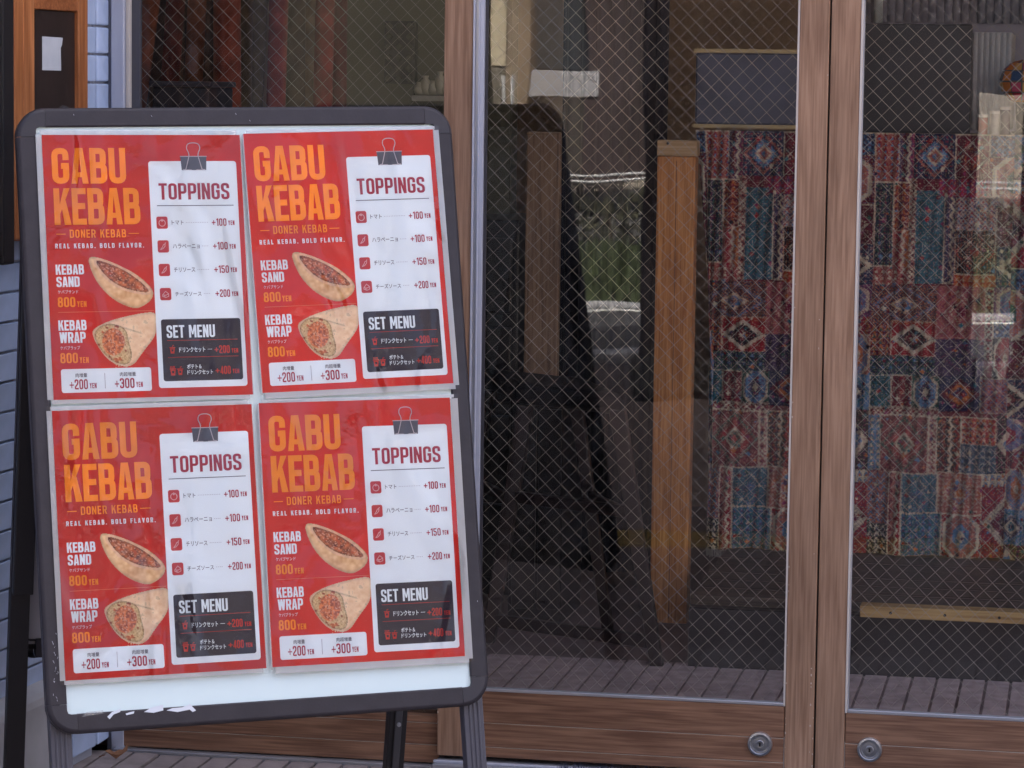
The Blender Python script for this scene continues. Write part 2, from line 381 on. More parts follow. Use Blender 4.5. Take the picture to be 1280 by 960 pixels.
# reveal tiles turning in to the window frame
tr_=MB().box((-.001,-.03,-.0222),(.006,.03,.0222)).mesh('reveal_tile',TILE)
for r in range(27):
    o=link('reveal_tile',tr_,tw,(.001,.033,.022+r*TH)); bev(o,.003)
mb=MB(); mb.box((corner.x-.05,corner.y+.004,0),(corner.x-.001,D+.08,2.4)); part('reveal_core',mb,GROUT,tw)
# pale concrete plinth standing against it
a=P(72,870,4.78); e0=corner-vd*.22; e1=corner-vd*1.4
pl=MB(); w_=nrm*.055
pl.hexa([tuple((e1+w_).to_3d()),tuple(e1),tuple(e0),tuple(e0+w_)],[((e1+w_*.8).x,(e1+w_*.8).y,.15),(e1.x,e1.y,.165),(e0.x,e0.y,.165),((e0+w_*.8).x,(e0+w_*.8).y,.15)])
tag(part('concrete_plinth',pl,CONC,None,bevel=.012),'pale rough concrete plinth at the foot of the blue tiled wall','plinth')
# ------------------------------------------------------------------ window and doors
def X(u,v=480): return P(u,v,D).x
Z=lambda u,v:P(u,v,D).z
TOP=2.12
def panes(r,xa,xb,za,zb,yc,name='glass_pane',thin=.8):
    part(name,MB().box((xa,yc-.0025,za),(xb,yc+.0025,zb)),GLASS,r)
    mb=MB(); sp=.0270; H=zb-za; Wd=xb-xa; rad=.00036
    k=int((Wd+H)/sp)+2; ph=random.random()*sp
    def wire(a,b,r,yy):
        a=Vector(a);b=Vector(b); L_=(b-a).length; n=max(2,int(L_/.03)); f1=random.uniform(20,45); p1=random.uniform(0,6); am=random.uniform(.0002,.0006)
        w_=Vector((b.z-a.z,0,a.x-b.x)).normalized(); prev=None; vs=[];fs=[]
        for i in range(n+1):
            q=a+(b-a)*(i/n)+w_*am*math.sin(i/n*L_*f1+p1); u_=(b-a).normalized(); o_=Vector((0,1,0)); rr=r*random.uniform(.75,1.15)
            vs+=[q+w_*rr,q+o_*rr,q-w_*rr,q-o_*rr]
            if i:
                for j in range(4): k0=(i-1)*4; fs.append((k0+j,k0+(j+1)%4,k0+4+(j+1)%4,k0+4+j))
        mb.add([(v.x,v.y+yy,v.z) for v in vs],fs)
    for i in range(k):
        c=i*sp+ph+random.uniform(-.0006,.0006); a0=max(0,c-H);a1=min(Wd,c)
        if a1-a0>.002: wire((xa+a0,yc,za+c-a0),(xa+a1,yc,za+c-a1),rad,-.0005)
        c=i*sp+ph+random.uniform(-.0006,.0006); a0=max(0,c-H);a1=min(Wd,c)
        if a1-a0>.002: wire((xa+a0,yc,zb-c+a0),(xa+a1,yc,zb-c+a1),rad*thin,.0005)
    o=part('wire_mesh',mb,WIRE,r); o['kind']='stuff'
def lock(r,u,v):
    q=P(u,v,D-.021); R_=15.3/F*D
    mb=MB(); mb.T=Matrix.Translation(q); mb.lathe([(0.0,.0),(.0,-.0015),(R_*.12,-.0015),(R_*.13,-.004),(R_*.30,-.0042),(R_*.32,-.001),(R_*.62,-.0008),(R_*.66,-.002),(R_*.80,-.0022),(R_*.84,-.0045),(R_*1.0,-.004),(R_*1.03,.001),(R_*1.03,.006)])
    o=part('round_lock',mb,mat('satin steel',(.50,.51,.55),.3,.9),r,smooth=False)
    mb=MB(); mb.box((q.x-.0016,q.y-.0049,q.z-.0035),(q.x+.0016,q.y-.0035,q.z+.0035)); part('keyhole',mb,DARKGAP,o) if False else None
    k=link('keyhole',mb.mesh('keyhole',DARKGAP,off=r.location),o)
    return o
yF=D-.02; yBk=D+.018
def leaf(name,label,xs,zr,joint,extra,pull):
    """xs = left stile, bead, glass, bead, right stile edges"""
    r=root(name,label,'door',((xs[0]+xs[-1])/2,D,.01))
    xa,xb,xc,xd,xe,xf=xs
    z0=.006
    part('stile',MB().box((xa,yF,z0),(xb,yBk,TOP)),WOODV,r,bevel=.0016)
    part('stile',MB().box((xe,yF,z0),(xf,yBk,TOP)),WOODV,r,bevel=.0016)
    part('top_rail',MB().box((xb,yF+.002,TOP-.12),(xe,yBk,TOP)),WOODH,r,bevel=.0016)
    zs=[zr,joint]+extra+[z0]
    for a,b in zip(zs[:-1],zs[1:]): part('rail_board',MB().box((xb+.0012,yF+.0015,b+.0011),(xe-.0012,yBk,a)),WOODH,r,bevel=.0012)
    # pale filler lines in the joints
    part('joint_filler',MB().box((xb+.0004,yF+.0032,z0+.002),(xe-.0004,yF+.01,joint+.003)),BEAD,r)
    return r
# door A (glass door between the two wood posts)
xsA=[X(553.9),X(589.6),X(602),X(989),X(991.5),X(1028.2)]
zA=Z(800,871); jA=Z(800,911.5)
dA=leaf('glass_door','wood framed wired glass door left of the meeting line, round lock at its lower right',xsA,zA,jA,[Z(800,946)+.006],None)
part('aluminium_channel',MB().box((xsA[1]+.0005,yF-.004,zA),(xsA[1]+.0035,D-.002,TOP-.12)),ALUW,dA,bevel=.0006)
part('aluminium_channel',MB().box((xsA[1]+.0035,yF+.003,zA),(xsA[1]+.009,D-.002,TOP-.12)),ALU,dA,bevel=.0006)
part('aluminium_channel',MB().box((xsA[1]+.009,yF-.001,zA),(xsA[1]+.0115,D-.002,TOP-.12)),ALUW,dA,bevel=.0006)
part('aluminium_channel',MB().box((xsA[1]+.0115,yF+.002,zA),(xsA[2]+.001,D-.002,TOP-.12)),ALUW,dA,bevel=.0006)
part('seal',MB().box((xsA[2]+.001,yF+.012,zA+.004),(xsA[2]+.006,D-.004,TOP-.12)),SEAL,dA)
part('glazing_bead',MB().box((xsA[3],yF+.001,zA),(xsA[4],D-.004,TOP-.12)),BEAD,dA,bevel=.0004)
part('glazing_bead',MB().box((xsA[2],yF+.001,zA),(xsA[3],D-.004,zA+.0055)),ALU,dA,bevel=.0008)
panes(dA,xsA[2],xsA[3],zA,TOP-.12,D+.002)
lock(dA,950,930)
# door B, right of the meeting line
xR2=X(1027.5)+ (xsA[5]-xsA[0])
xsB=[X(1030.3),X(1067),X(1070.5),xR2-.045,xR2-.042,xR2]
zB=Z(1170,894); jB=Z(1170,933)
dB=leaf('glass_door','wood framed wired glass door right of the meeting line, round lock at its lower left',xsB,zB,jB,[],None)
part('glazing_bead',MB().box((xsB[1],yF-.001,zB),(xsB[2]-.0012,D-.004,TOP-.12)),BEAD,dB,bevel=.0004)
part('seal',MB().box((xsB[2]-.0012,yF+.006,zB),(xsB[2]+.001,D-.004,TOP-.12)),ALU,dB)
part('glazing_bead',MB().box((xsB[2],yF+.001,zB),(xsB[3],D-.004,zB+.006)),ALU,dB,bevel=.0008)
part('glazing_bead',MB().box((xsB[3],yF+.001,zB),(xsB[4],D-.004,TOP-.12)),BEAD,dB)
panes(dB,xsB[2],xsB[3],zB,TOP-.12,D+.002)
lock(dB,1087,937)
tag(part('door_gap_seal',MB().box((xsA[5]+.0003,yF+.012,.012),(xsB[0]-.0003,yBk-.004,TOP)),DARKGAP,None),'dark rubber strip in the narrow gap between the two glass doors','seal')  # dark strip fills the gap in place of its shade
mb=MB()
for k in range(34):
    e=random.choice([xsA[5]-.0012,xsA[4]+.0015,xsA[0]+.0012,xsA[5]-.006]); z=random.choice([random.uniform(.02,.2),random.uniform(.02,1.2)]); h_=random.uniform(.0008,.004); w_=random.uniform(.0004,.0011)
    mb.box((e-w_,yF-.0004,z),(e+w_,yF+.0006,z+h_))
o=part('paint_chips',mb,mat('bare chipped filler',(.5,.40,.32),.8),dA); o['kind']='stuff'
# window C behind the sign
wC=root('shop_window','wired glass window with white aluminium frame behind the sandwich board','window',(X(350),D+.03,.01))
xf0,xf1=X(133.5),X(161,60)
part('frame_post',MB().box((X(139.5,60),D-.004,-.03),(X(156,60),D+.05,TOP)),ALUW,wC,bevel=.002)
part('frame_post',MB().box((X(132.5,60),D+.004,-.03),(X(139.5,60),D+.05,TOP)),mat('grey aluminium',(.2,.21,.26),.5,.2),wC,bevel=.001)
part('frame_post',MB().box((X(156,60)+.0006,D+.004,-.03),(xf1,D+.05,TOP)),BEAD,wC,bevel=.001)
part('seal',MB().box((xf1,D+.016,.1),(X(171,60),D+.03,TOP)),mat('grey inner channel',(.07,.07,.085),.5),wC)
zC=Z(350,885)
for a,b in ((zC,Z(389,896)),(Z(389,896),Z(350,921)),(Z(350,921),-.013)):
    part('kick_board',MB().box((X(139.5,930)+.009,D-.003,b+.0012),(xsA[0]-.0005,D+.05,a)),wood('window base wood',(.040,.017,.012),(.12,.058,.036),'x') if False else WOODH,wC,bevel=.0012)
part('joint_filler',MB().box((X(139.5,930)+.0095,D-.0012,.016),(xsA[0]-.001,D+.01,zC-.006)),BEAD,wC)
part('top_rail',MB().box((xf1,D,TOP-.1),(xsA[0],D+.05,TOP)),WOODH,wC)
panes(wC,xf1,xsA[0]+.02,zC,TOP-.1,D+.026,thin=.5)
# sill
struct('door_sill',MB().box((X(553.9),D-.062,-.03),(XR,D+.07,.0)),ALU,bevel=.002)
struct('sill_track',MB().box((X(553.9),D-.050,.0),(XR,D-.042,.004)),ALUW,bevel=.001)
struct('base_strip',MB().box((X(139.5,930)+.009,D-.019,-.03),(X(553.5),D+.04,-.0138)),ALU,bevel=.001)
# ------------------------------------------------------------------ wood notice case on the tiled wall, paper note, black cabinet
OW1=wood('orange case wood upright',(.27,.085,.026),(.52,.20,.075),'z',rough=.4,fine=.8)
OW2=wood('orange case wood level',(.24,.07,.022),(.46,.165,.06),'x',rough=.4,fine=.8)
def onwall(u,v,out):
    """point on the plane parallel to the tiled wall, `out` in front of it"""
    d=Rcam@Vector(((u-640)/F,(480-v)/F,-1)); o=Vector((0,0,CAM_H)); c=corner+nrm*out
    t=(c-o).dot(nrm)/d.dot(nrm); return o+d*t
def wslab(u0,u1,v0,v1,o0,o1):
    a=onwall(u0,v0,o1); b=onwall(u1,v0,o1); zb=onwall((u0+u1)/2,v1,o1).z; zt=onwall((u0+u1)/2,v0,o1).z; k=nrm*(o1-o0)
    mb=MB(); mb.hexa([(a.x,a.y,zb),(b.x,b.y,zb),((b-k).x,(b-k).y,zb),((a-k).x,(a-k).y,zb)],[(a.x,a.y,zt),(b.x,b.y,zt),((b-k).x,(b-k).y,zt),((a-k).x,(a-k).y,zt)]); return mb
nc=root('notice_case','orange brown wooden frame with dark recessed panel on the tiled wall','notice case',tuple(onwall(64,200,0)))
part('frame_post',wslab(29,43,-150,300,0.003,.06),OW1,nc,bevel=.002)
part('frame_post',wslab(98,110,-150,300,0.003,.06),OW1,nc,bevel=.002)
part('frame_rail',wslab(43.3,97.7,-150,13,0.003,.059),OW2,nc,bevel=.002)
part('frame_rail',wslab(43.3,97.7,270,299,0.003,.059),OW2,nc,bevel=.002)
part('side_board',wslab(17.5,28.7,-150,300,0.003,.064),OW1,nc,bevel=.002)
part('panel',wslab(43.4,97.6,14,269,0.003,.053),mat('dark brown panel',(.020,.010,.009),.5,var=(9,.3),bump=(30,.3)),nc)
a=[onwall(u,v,.0538) for u,v in ((52.5,45.5),(78,47.2),(77.2,56),(75.5,60),(76,88.3),(52.6,87.6))]
n=len(a); mb=MB(); mb.add([tuple(p+nrm*.0006) for p in a]+[tuple(p) for p in a],[tuple(range(n)),tuple(range(2*n-1,n-1,-1))]+[(i,(i+1)%n,n+(i+1)%n,n+i) for i in range(n)])
tag(part('paper_note',mb,mat('white paper',(.62,.64,.68),.8,var=(60,.04),bump=(25,.5)),None),'blank white paper note with torn right corner on the dark panel','paper note')
bc=root('black_cabinet','tall black metal cabinet fixed to the tiled wall left of the wooden case','cabinet',tuple(onwall(5,200,0)))
BKM=mat('black enamel',(.010,.010,.014),.4,bump=(80,.1))
part('door',wslab(-70,2.2,-200,327,.003,.075),BKM,bc,bevel=.003)
part('side_panel',wslab(2.9,17,-200,331,.003,.07),BKM,bc,bevel=.003)
# ------------------------------------------------------------------ the sandwich board
SP=Vector((-1.197195,4.312616,-.481584+CAM_H)); SY,SL,SR=.510406,-.208279,-.015470; W,H=.665,.9108
Rs=Matrix.Rotation(SY,3,'Z')@Matrix.Rotation(SL,3,'X')@Matrix.Rotation(SR,3,'Y')
Ms=Matrix.Translation(SP)@Rs.to_4x4()
base=Ms@Vector((0,.18,-H/2)); base.z=GZ
sb=root('sandwich_board','double sided black A-frame sandwich board holding four red kebab menu posters','sandwich board',tuple(base))
def rail_poly(w=.029):   # cross section: (across from outer edge, depth)
    return [(0,.020),(0,.006),(.0022,.0022),(.0045,.0008),(.006,.0004),(w-.002,.0),(w,.0015),(w,.020)]
def rail(name,M,a,b,inward,matl,w=.029,poly=None):
    """a,b = outer-edge end points (x,z) ; inward = unit (x,z)"""
    pr=poly or rail_poly(w); mb=MB(); mb.T=M; n=len(pr)
    vs=[(p[0]+inward[0]*q,d,p[1]+inward[1]*q) for p in (a,b) for q,d in pr]
    mb.add(vs,[(i,(i+1)%n,n+(i+1)%n,n+i) for i in range(n)]+[tuple(range(n)),tuple(range(2*n-1,n-1,-1))])
    return part(name,mb,matl,sb)
def corner_cap(M,sx,sz,matl,c=.043,w=.0285,H=H):
    """moulded corner with rounded outside"""
    mb=MB(); mb.T=M; N=10
    def ring(q,d):
        out=[]
        r=c-q
        for i in range(N+1):
            a=math.pi/2*i/N; out.append((c-r*math.cos(a),c-r*math.sin(a)))   # outer arc from (q,c) to (c,q)
        return [((-sx)*(-W/2+x)*-1 if False else sx*(W/2-x),d,sz*(H/2-z)) for x,z in out]
    prof=[(0,.021),(0,.006),(.0026,.0018),(.0052,.0002),(.0068,-.0004)]
    rings=[ring(q,d) for q,d in prof]
    vs=[p for r in rings for p in r]; fs=[]
    for k in range(len(rings)-1):
        for i in range(N): fs.append((k*(N+1)+i,k*(N+1)+i+1,(k+1)*(N+1)+i+1,(k+1)*(N+1)+i))
    inner=[(c,w),(w+.006,w),(w+.0015,w+.0015),(w,w+.006),(w,c)]
    base_i=len(vs); last=(len(rings)-1)*(N+1)
    vs+=[(sx*(W/2-x),-.0004,sz*(H/2-z)) for x,z in inner]
    fs.append(tuple(range(last,last+N+1))+tuple(range(base_i,base_i+5)))
    # side walls down
    b2=len(vs); vs+=[(sx*(W/2-x),.021,sz*(H/2-z)) for x,z in inner]
    for i in range(4): fs.append((base_i+i,base_i+i+1,b2+i+1,b2+i))
    fs.append((last+N,0+N,b2,base_i)); fs.append((last,0,b2+4,base_i+4))
    mb.add(vs,fs); return part('corner_cap',mb,matl,sb)
def panel(M,H=H):
    c=.0434
    rail('frame_rail',M,(-W/2+c,H/2),(W/2-c,H/2),(0,-1),FRAME)
    rail('frame_rail',M,(-W/2+c,-H/2),(W/2-c,-H/2),(0,1),FRAME)
    rail('frame_rail',M,(-W/2,-H/2+c),(-W/2,H/2-c),(1,0),FRAME)
    rail('frame_rail',M,(W/2,-H/2+c),(W/2,H/2-c),(-1,0),FRAME)
    for sx in(-1,1):
        for sz in(-1,1): corner_cap(M,sx,sz,CAP,H=H)
    mb=MB(); mb.T=M; mb.box((-W/2+.02,.005,-H/2+.02),(W/2-.02,.0065,H/2-.02)); part('white_sheet',mb,BOARD,sb)
    mb=MB(); mb.T=M; mb.box((-W/2+.02,.007,-H/2+.02),(W/2-.02,.012,H/2-.02)); part('backing_board',mb,BACKB,sb)
panel(Ms)
# back panel: shares the top, leans the other way and faces the doors
Rr=Matrix.Rotation(SY,3,'Z')@Matrix.Rotation(-SL,3,'X')@Matrix.Rotation(SR*0,3,'Y')
top=Ms@Vector((0,.055,H/2)); zc=Rr@Vector((0,0,1)); H2=.862
Mr_=Matrix.Translation(top-zc*(H2/2))@(Rr@Matrix.Rotation(math.pi,3,'Z')).to_4x4()@Matrix.Translation((-.011,0,0))@Matrix.Diagonal((.967,1,1,1))
panel(Mr_,H2)
def leg(M,sx,yy,matl,lo,hh_,wd=.031,ins=.006):
    mb=MB(); mb.T=M
    xo=sx*(W/2-ins); xi=sx*(W/2-ins-wd)
    mb.box((xo,yy,-hh_/2+.12),(xi,yy+.022,lo))
    for k in (.2,.42,.64):
        xx=xo+(xi-xo)*k; mb.box((xx,yy-.0018,-hh_/2+.12),(xx+(xi-xo)*.12,yy+.001,lo+.002))
    return part('leg',mb,matl,sb,bevel=.002)
LEGM=mat('grey leg profile',(.07,.068,.085),.42,.3)
ends={}
for sx in (-1,1):
    for M,m_,hh_,fr_ in ((Ms,LEGM,H,1),(Mr_,BLACKM,H2,0)):
        pz=(M@Vector((0,0,-hh_/2))).z; zz=-hh_/2-(pz-GZ-.012)/math.cos(SL); ins=.006 if fr_ else -.004
        l=leg(M,sx,.0215,m_,zz,hh_,ins=ins)
        mb=MB(); mb.T=M; xo=sx*(W/2-ins+.002); xi=sx*(W/2-ins-.033); mb.box((xo,.019,zz-.002),(xi,.046,zz+.02)); f_=link('rubber_foot',mb.mesh('rubber_foot',DARKGAP,off=sb.location),l)
        ends[(fr_,sx if fr_ else -sx)]=(M,sx*(W/2-.0215),hh_,zz)
        if not fr_:
            mb=MB(); mb.T=M; mb.box((xo-sx*.003,.0435,-hh_/2+.12),(xi,.06,hh_/2-.03)); part('back_post',mb,BLACKM,sb,bevel=.002)
            if sx<0:
                mb=MB(); mb.T=M; xc=sx*(W/2-ins-.016); mb.box((xc-.0065,.0435,zz+.03),(xc+.0065,.0475,zz+.165)); br=part('bracket',mb,mat('grey bracket steel',(.10,.10,.11),.4,.6),sb,bevel=.002)
                mb=MB(); mb.T=M; mb.tube((xc,.047,zz+.140),(xc,.051,zz+.140),.0035,n=12); k=link('bolt',mb.mesh('bolt',ALU,off=sb.location),br)
# hinge caps on top
for sx in (-1,1):
    a=Ms@Vector((sx*(W/2-.06),.02,H/2-.02)); b=Mr_@Vector((-sx*(W/2-.06),.02,H/2-.02))
    part('hinge',MB().tube(a,b,.012,n=12),BLACKM,sb,smooth=True)
# scraps of old white tape on the lower rail
TAPE=mat('white tape',(.7,.74,.78),.6)
def sloc(u,v,dy=0):
    """sign-plane coordinates of a pixel"""
    d=Rs.transposed()@(Rcam@Vector(((u-640)/F,(480-v)/F,-1))); o=Rs.transposed()@(Vector((0,0,CAM_H))-SP)
    t=(dy-o.y)/d.y; q=o+d*t; return q.x,q.z
for pts in ([(134,896),(140,890),(151,886),(150,890),(142,893),(137,899)],[(180,890),(190,884),(204,881),(204,888),(192,891)],[(208,888),(216,885),(228,884),(238,880),(240,883),(245,888),(241,890),(237,887),(222,890)],[(157,892),(163,890),(168,889),(167,892),(158,894)]):
    mb=MB(); mb.T=Ms; q=[sloc(u,v) for u,v in pts]; mb.prism(q,-.0006,.0004); part('tape_remnant',mb,TAPE,sb)
GT=clear('yellowed tape film',1.5,.25,1,milk=.16)
mb=MB(); mb.T=Ms; mb.prism([sloc(u,v) for u,v in ((102,896),(108,890),(129,888),(129,892),(105,896))],-.0006,.0003); part('tape_remnant',mb,GT,sb)
# scratches on frame
for k in range(26):
    u=random.choice([66+random.random()*7]) ; v=random.uniform(790,880)
    x,z=sloc(u,v); mb=MB(); mb.T=Ms; a=random.uniform(-.6,.6); l=random.uniform(.001,.004)
    if k>18: x,z=sloc(random.uniform(60,560),random.uniform(141,152)) if k%2 else sloc(random.uniform(575,600),random.uniform(300,850)); l=.002
    mb.prism([(x,z),(x+.0005,z),(x+.0005+l*a,z+l),(x+l*a,z+l)],-.0005,.0002)
    if k==0: sm=MB()
    sm.v+=[ (Ms@Vector(vv)) if False else vv for vv in mb.v]; n0=len(sm.v)-len(mb.v); sm.f+=[tuple(n0+i for i in ff) for ff in mb.f]
o=part('paint_chips',sm,mat('chip metal',(.5,.5,.55),.5),sb); o['kind']='stuff'
# ------------------------------------------------------------------ block lettering
def rnd(pts,R,closed=False,n=4):
    if R<=0: return [Vector(p) for p in pts]
    out=[];N=len(pts)
    for i,p in enumerate(pts):
        p=Vector(p)
        if not closed and i in(0,N-1): out.append(p); continue
        a=Vector(pts[(i-1)%N])-p; b=Vector(pts[(i+1)%N])-p
        r=min(R,a.length*.48 if True else R,b.length*.48); s=p+a.normalized()*r; e=p+b.normalized()*r
        for k in range(n+1):
            t=k/n; out.append(s*(1-t)**2+p*2*t*(1-t)+e*t*t)
    return out
def strip(pts,t,closed):
    N=len(pts); L=[];Rr_=[]
    for i,p in enumerate(pts):
        if closed: a=(p-pts[i-1]).normalized(); b=(pts[(i+1)%N]-p).normalized()
        else:
            a=(p-pts[i-1]).normalized() if i else (pts[1]-p).normalized()
            b=(pts[i+1]-p).normalized() if i<N-1 else a
        m=(a+b); m=m.normalized() if m.length>1e-6 else a; nn=Vector((-m.y,m.x)); c=max(.5,nn.dot(Vector((-a.y,a.x))))
        L.append(p+nn*t/2/c); Rr_.append(p-nn*t/2/c)
    v=L+Rr_; f=[(i,i+1,N+i+1,N+i) for i in range(N-1)]
    if closed: f.append((N-1,0,N,2*N-1))
    return v,f
def glyph(ch,w,t):
    l=t/2;r=w-t/2;b=t/2;T=1-t/2;R=.17
    S=lambda p,R=0,c=False:('S',p,R,c)
    Pg=lambda p:('P',p)
    stem=S([(l,0),(l,1)])
    if ch=='A': return w,[Pg([(0,0),(t*.98,0),(w/2+t*.12,1),(w/2-t*.62,1)]),Pg([(w,0),(w-t*.98,0),(w/2-t*.12,1),(w/2+t*.62,1)]),Pg([(w*.25,.18),(w*.75,.18),(w*.71,.18+.85*t),(w*.29,.18+.85*t)])]
    if ch=='B': return w,[stem,S([(t*.8,T),(r-.02,T),(r-.02,.52),(t*.8,.52)],R),S([(t*.8,.515),(r,.515),(r,b),(t*.8,b)],R)]
    if ch=='D': return w,[stem,S([(t*.8,T),(r,T),(r,b),(t*.8,b)],R)]
    if ch=='E': w*=.86; return w,[stem,S([(t,T),(w,T)]),S([(t,.51),(w*.93,.51)]),S([(t,b),(w,b)])]
    if ch=='F': w*=.84; return w,[stem,S([(t,T),(w,T)]),S([(t,.5),(w*.92,.5)])]
    if ch=='G': return w,[S([(r,.66),(r,T),(l,T),(l,b),(r,b),(r,.5)],R),S([(r+t/2,.5),(w*.54,.5)])]
    if ch=='I': return t,[stem]
    if ch=='K': return w,[stem,Pg([(t,.30),(t,.56),(w-t*1.05,1),(w,1)]),Pg([(w-t*1.08,0),(w+.01,0),(w*.5+t*.62,.68),(w*.5-t*.1,.50)])]
    if ch=='L': w*=.84; return w,[stem,S([(t,b),(w,b)])]
    if ch=='M': W_=w*1.3; return W_,[stem,S([(W_-l,0),(W_-l,1)]),Pg([(t*.3,1),(t*1.15,1),(W_/2+t*.3,.25),(W_/2-t*.3,.25)]),Pg([(W_-t*.3,1),(W_-t*1.15,1),(W_/2-t*.3,.25),(W_/2+t*.3,.25)])]
    if ch=='N': return w,[stem,S([(r,0),(r,1)]),Pg([(t*.2,1),(t*1.05,1),(w-t*.2,0),(w-t*1.05,0)])]
    if ch in'O0': return w,[S([(l,T),(r,T),(r,b),(l,b)],R+.02,True)]
    if ch=='P': return w,[stem,S([(t*.8,T),(r,T),(r,.43),(t*.8,.43)],R)]
    if ch=='R': return w,[stem,S([(t*.8,T),(r,T),(r,.47),(t*.8,.47)],R),Pg([(w*.42,.46),(w*.42+t,.46),(w+.01,0),(w-t,0)])]
    if ch=='S': return w,[S([(r,.68),(r,T),(l,T),(l,.56),(r,.44),(r,b),(l,b),(l,.32)],R*.8)]
    if ch=='T': return w,[S([(0,T),(w,T)]),S([(w/2,0),(w/2,1-t)])]
    if ch=='U': return w,[S([(l,1),(l,b),(r,b),(r,1)],R+.02)]
    if ch=='V': return w,[Pg([(0,1),(t,1),(w/2+t*.5,0),(w/2-t*.5,0)]),Pg([(w,1),(w-t,1),(w/2-t*.5,0),(w/2+t*.5,0)])]
    if ch=='W':
        W_=w*1.42; o=[]
        for x0,x1 in((t*.5,W_*.27),(W_*.5,W_*.27),(W_*.5,W_*.73),(W_-t*.5,W_*.73)): o.append(Pg([(x0-t*.5,1),(x0+t*.5,1),(x1+t*.5,0),(x1-t*.5,0)]))
        return W_,o
    if ch=='Y': return w,[S([(w/2,0),(w/2,.45)]),Pg([(0,1),(t*1.05,1),(w/2+t*.5,.42),(w/2-t*.5,.42)]),Pg([(w,1),(w-t*1.05,1),(w/2-t*.5,.42),(w/2+t*.5,.42)])]
    if ch=='1': return w*.62,[S([(w*.62-l,0),(w*.62-l,1)]),Pg([(0,.86),(0,.74),(w*.62-t,.80),(w*.62-t,1)])]
    if ch=='2': return w,[S([(l,.68),(l,T),(r,T),(r,.58),(l,.24),(l,b),(w,b)],R*.8)]
    if ch=='3': return w,[S([(l,.72),(l,T),(r,T),(r,.53),(w*.38,.53)],R),S([(w*.38,.51),(r,.51),(r,b),(l,b),(l,.28)],R)]
    if ch=='4': return w,[S([(w*.72,0),(w*.72,1)]),Pg([(0,.22),(t*.9,.22),(w*.72,.86),(w*.72-t*.4,1)]),S([(0,.24),(w,.24)])]
    if ch=='5': return w,[S([(w*.95,T),(l,T),(l,.56)]),S([(l,.57),(r,.57),(r,b),(l,b),(l,.28)],R)]
    if ch=='8': return w,[S([(l+.015,T),(r-.015,T),(r-.015,.53),(l+.015,.53)],R,True),S([(l,.52),(r,.52),(r,b),(l,b)],R,True)]
    if ch=='+': return w*.9,[S([(0,.45),(w*.9,.45)]),S([(w*.45,.45+w*.45),(w*.45,.45-w*.45)])]
    if ch=='.': return t,[Pg([(0,0),(t,0),(t,t),(0,t)])]
    if ch=='-': return w,[S([(0,.5),(w,.5)])]
    return w*.5,[]
PW,PH=.2955,.3885
class Print:
    """flat print gathered per colour; coordinates are u,v of the poster (0..1, v down)"""
    def __init__(s): s.m={}; s.k=0; s.items=[]
    def y(s,lay): s.k+=1; return -(.0004+lay*.00012+(s.k%37)*.0000025)
    def new(s,name,c):
        """start a piece of its own"""
        s.m[c]=MB(); s.items.append((name,c,s.m[c]))
    def get(s,c):
        if c not in s.m: s.new('print',c)
        return s.m[c]
    def poly(s,c,uv,lay=1):
        y=s.y(lay); s.get(c).add([((u-.5)*PW,y,(.5-v)*PH) for u,v in uv],[tuple(range(len(uv)))])
    def text(s,c,txt,u0,u1,v0,v1,t=.17,w=.46,gap=.055,lay=2,name='lettering'):
        s.new(name,c); gl=[glyph(ch,w,t) for ch in txt]; tot=sum(g[0] for g in gl)+gap*(len(gl)-1); x=0
        for gw,els in gl:
            for e in els:
                if e[0]=='S': v,f=strip(rnd(e[1],e[2],e[3]),t,e[3])
                else: v=[Vector(p) for p in e[1]]; f=[tuple(range(len(v)))]
                y=s.y(lay); s.get(c).add([(((u0+(x+p.x)/tot*(u1-u0))-.5)*PW,y,(.5-(v1+(v0-v1)*p.y))*PH) for p in v],f)
            x+=gw+gap
    def jp(s,c,txt,u0,u1,v0,v1,lay=2,bold=.0):
        s.new('lettering',c); cu=bpy.data.curves.new('lettering','FONT'); cu.body=txt; cu.resolution_u=2; cu.offset=bold
        o=bpy.data.objects.new('lettering',cu); COL.objects.link(o); dg=bpy.context.evaluated_depsgraph_get(); dg.update()
        me=bpy.data.meshes.new_from_object(o.evaluated_get(dg)); bpy.data.objects.remove(o); 
        vs=[v.co.copy() for v in me.vertices]; xs=[v.x for v in vs]; ys=[v.y for v in vs]; a,b=min(xs),max(xs); d,e=min(ys),max(ys); y=s.y(lay)
        s.get(c).add([((u0+(v.x-a)/(b-a)*(u1-u0)-.5)*PW,y,(.5-(v1+(v0-v1)*(v.y-d)/(e-d)))*PH) for v in vs],[tuple(p.vertices) for p in me.polygons]); bpy.data.meshes.remove(me)
    def rrect(s,c,u0,u1,v0,v1,r=.012,lay=1,skew=0):
        k=PW/PH; pts=[]
        for cx,cy,a0 in((u1-r,v0+r*k,-90),(u1-r,v1-r*k,0),(u0+r,v1-r*k,90),(u0+r,v0+r*k,180)):
            for i in range(5):
                a=math.radians(a0+i*22.5); pts.append((cx+r*math.cos(a),cy+r*k*math.sin(a)))
        s.poly(c,pts,lay)
    def line(s,c,pts,wd,lay=2,closed=False,R=0):
        v,f=strip(rnd([(u*PW,v_*PH) for u,v_ in pts],R*PW,closed),wd*PW,closed); y=s.y(lay)
        s.get(c).add([(p.x-PW/2,y,PH/2-p.y) for p in v],f)
def pmat(n,c,**k): return mat(n,c,.5,spec=.3,**k)
RED=pmat('poster red print',(.58,.014,.006),var=(9,.12))
ORG=pmat('orange print',(.90,.27,.012),var=(14,.1)); WHT=pmat('white print',(.78,.84,.86)); MAR=pmat('dark red print',(.36,.018,.05))
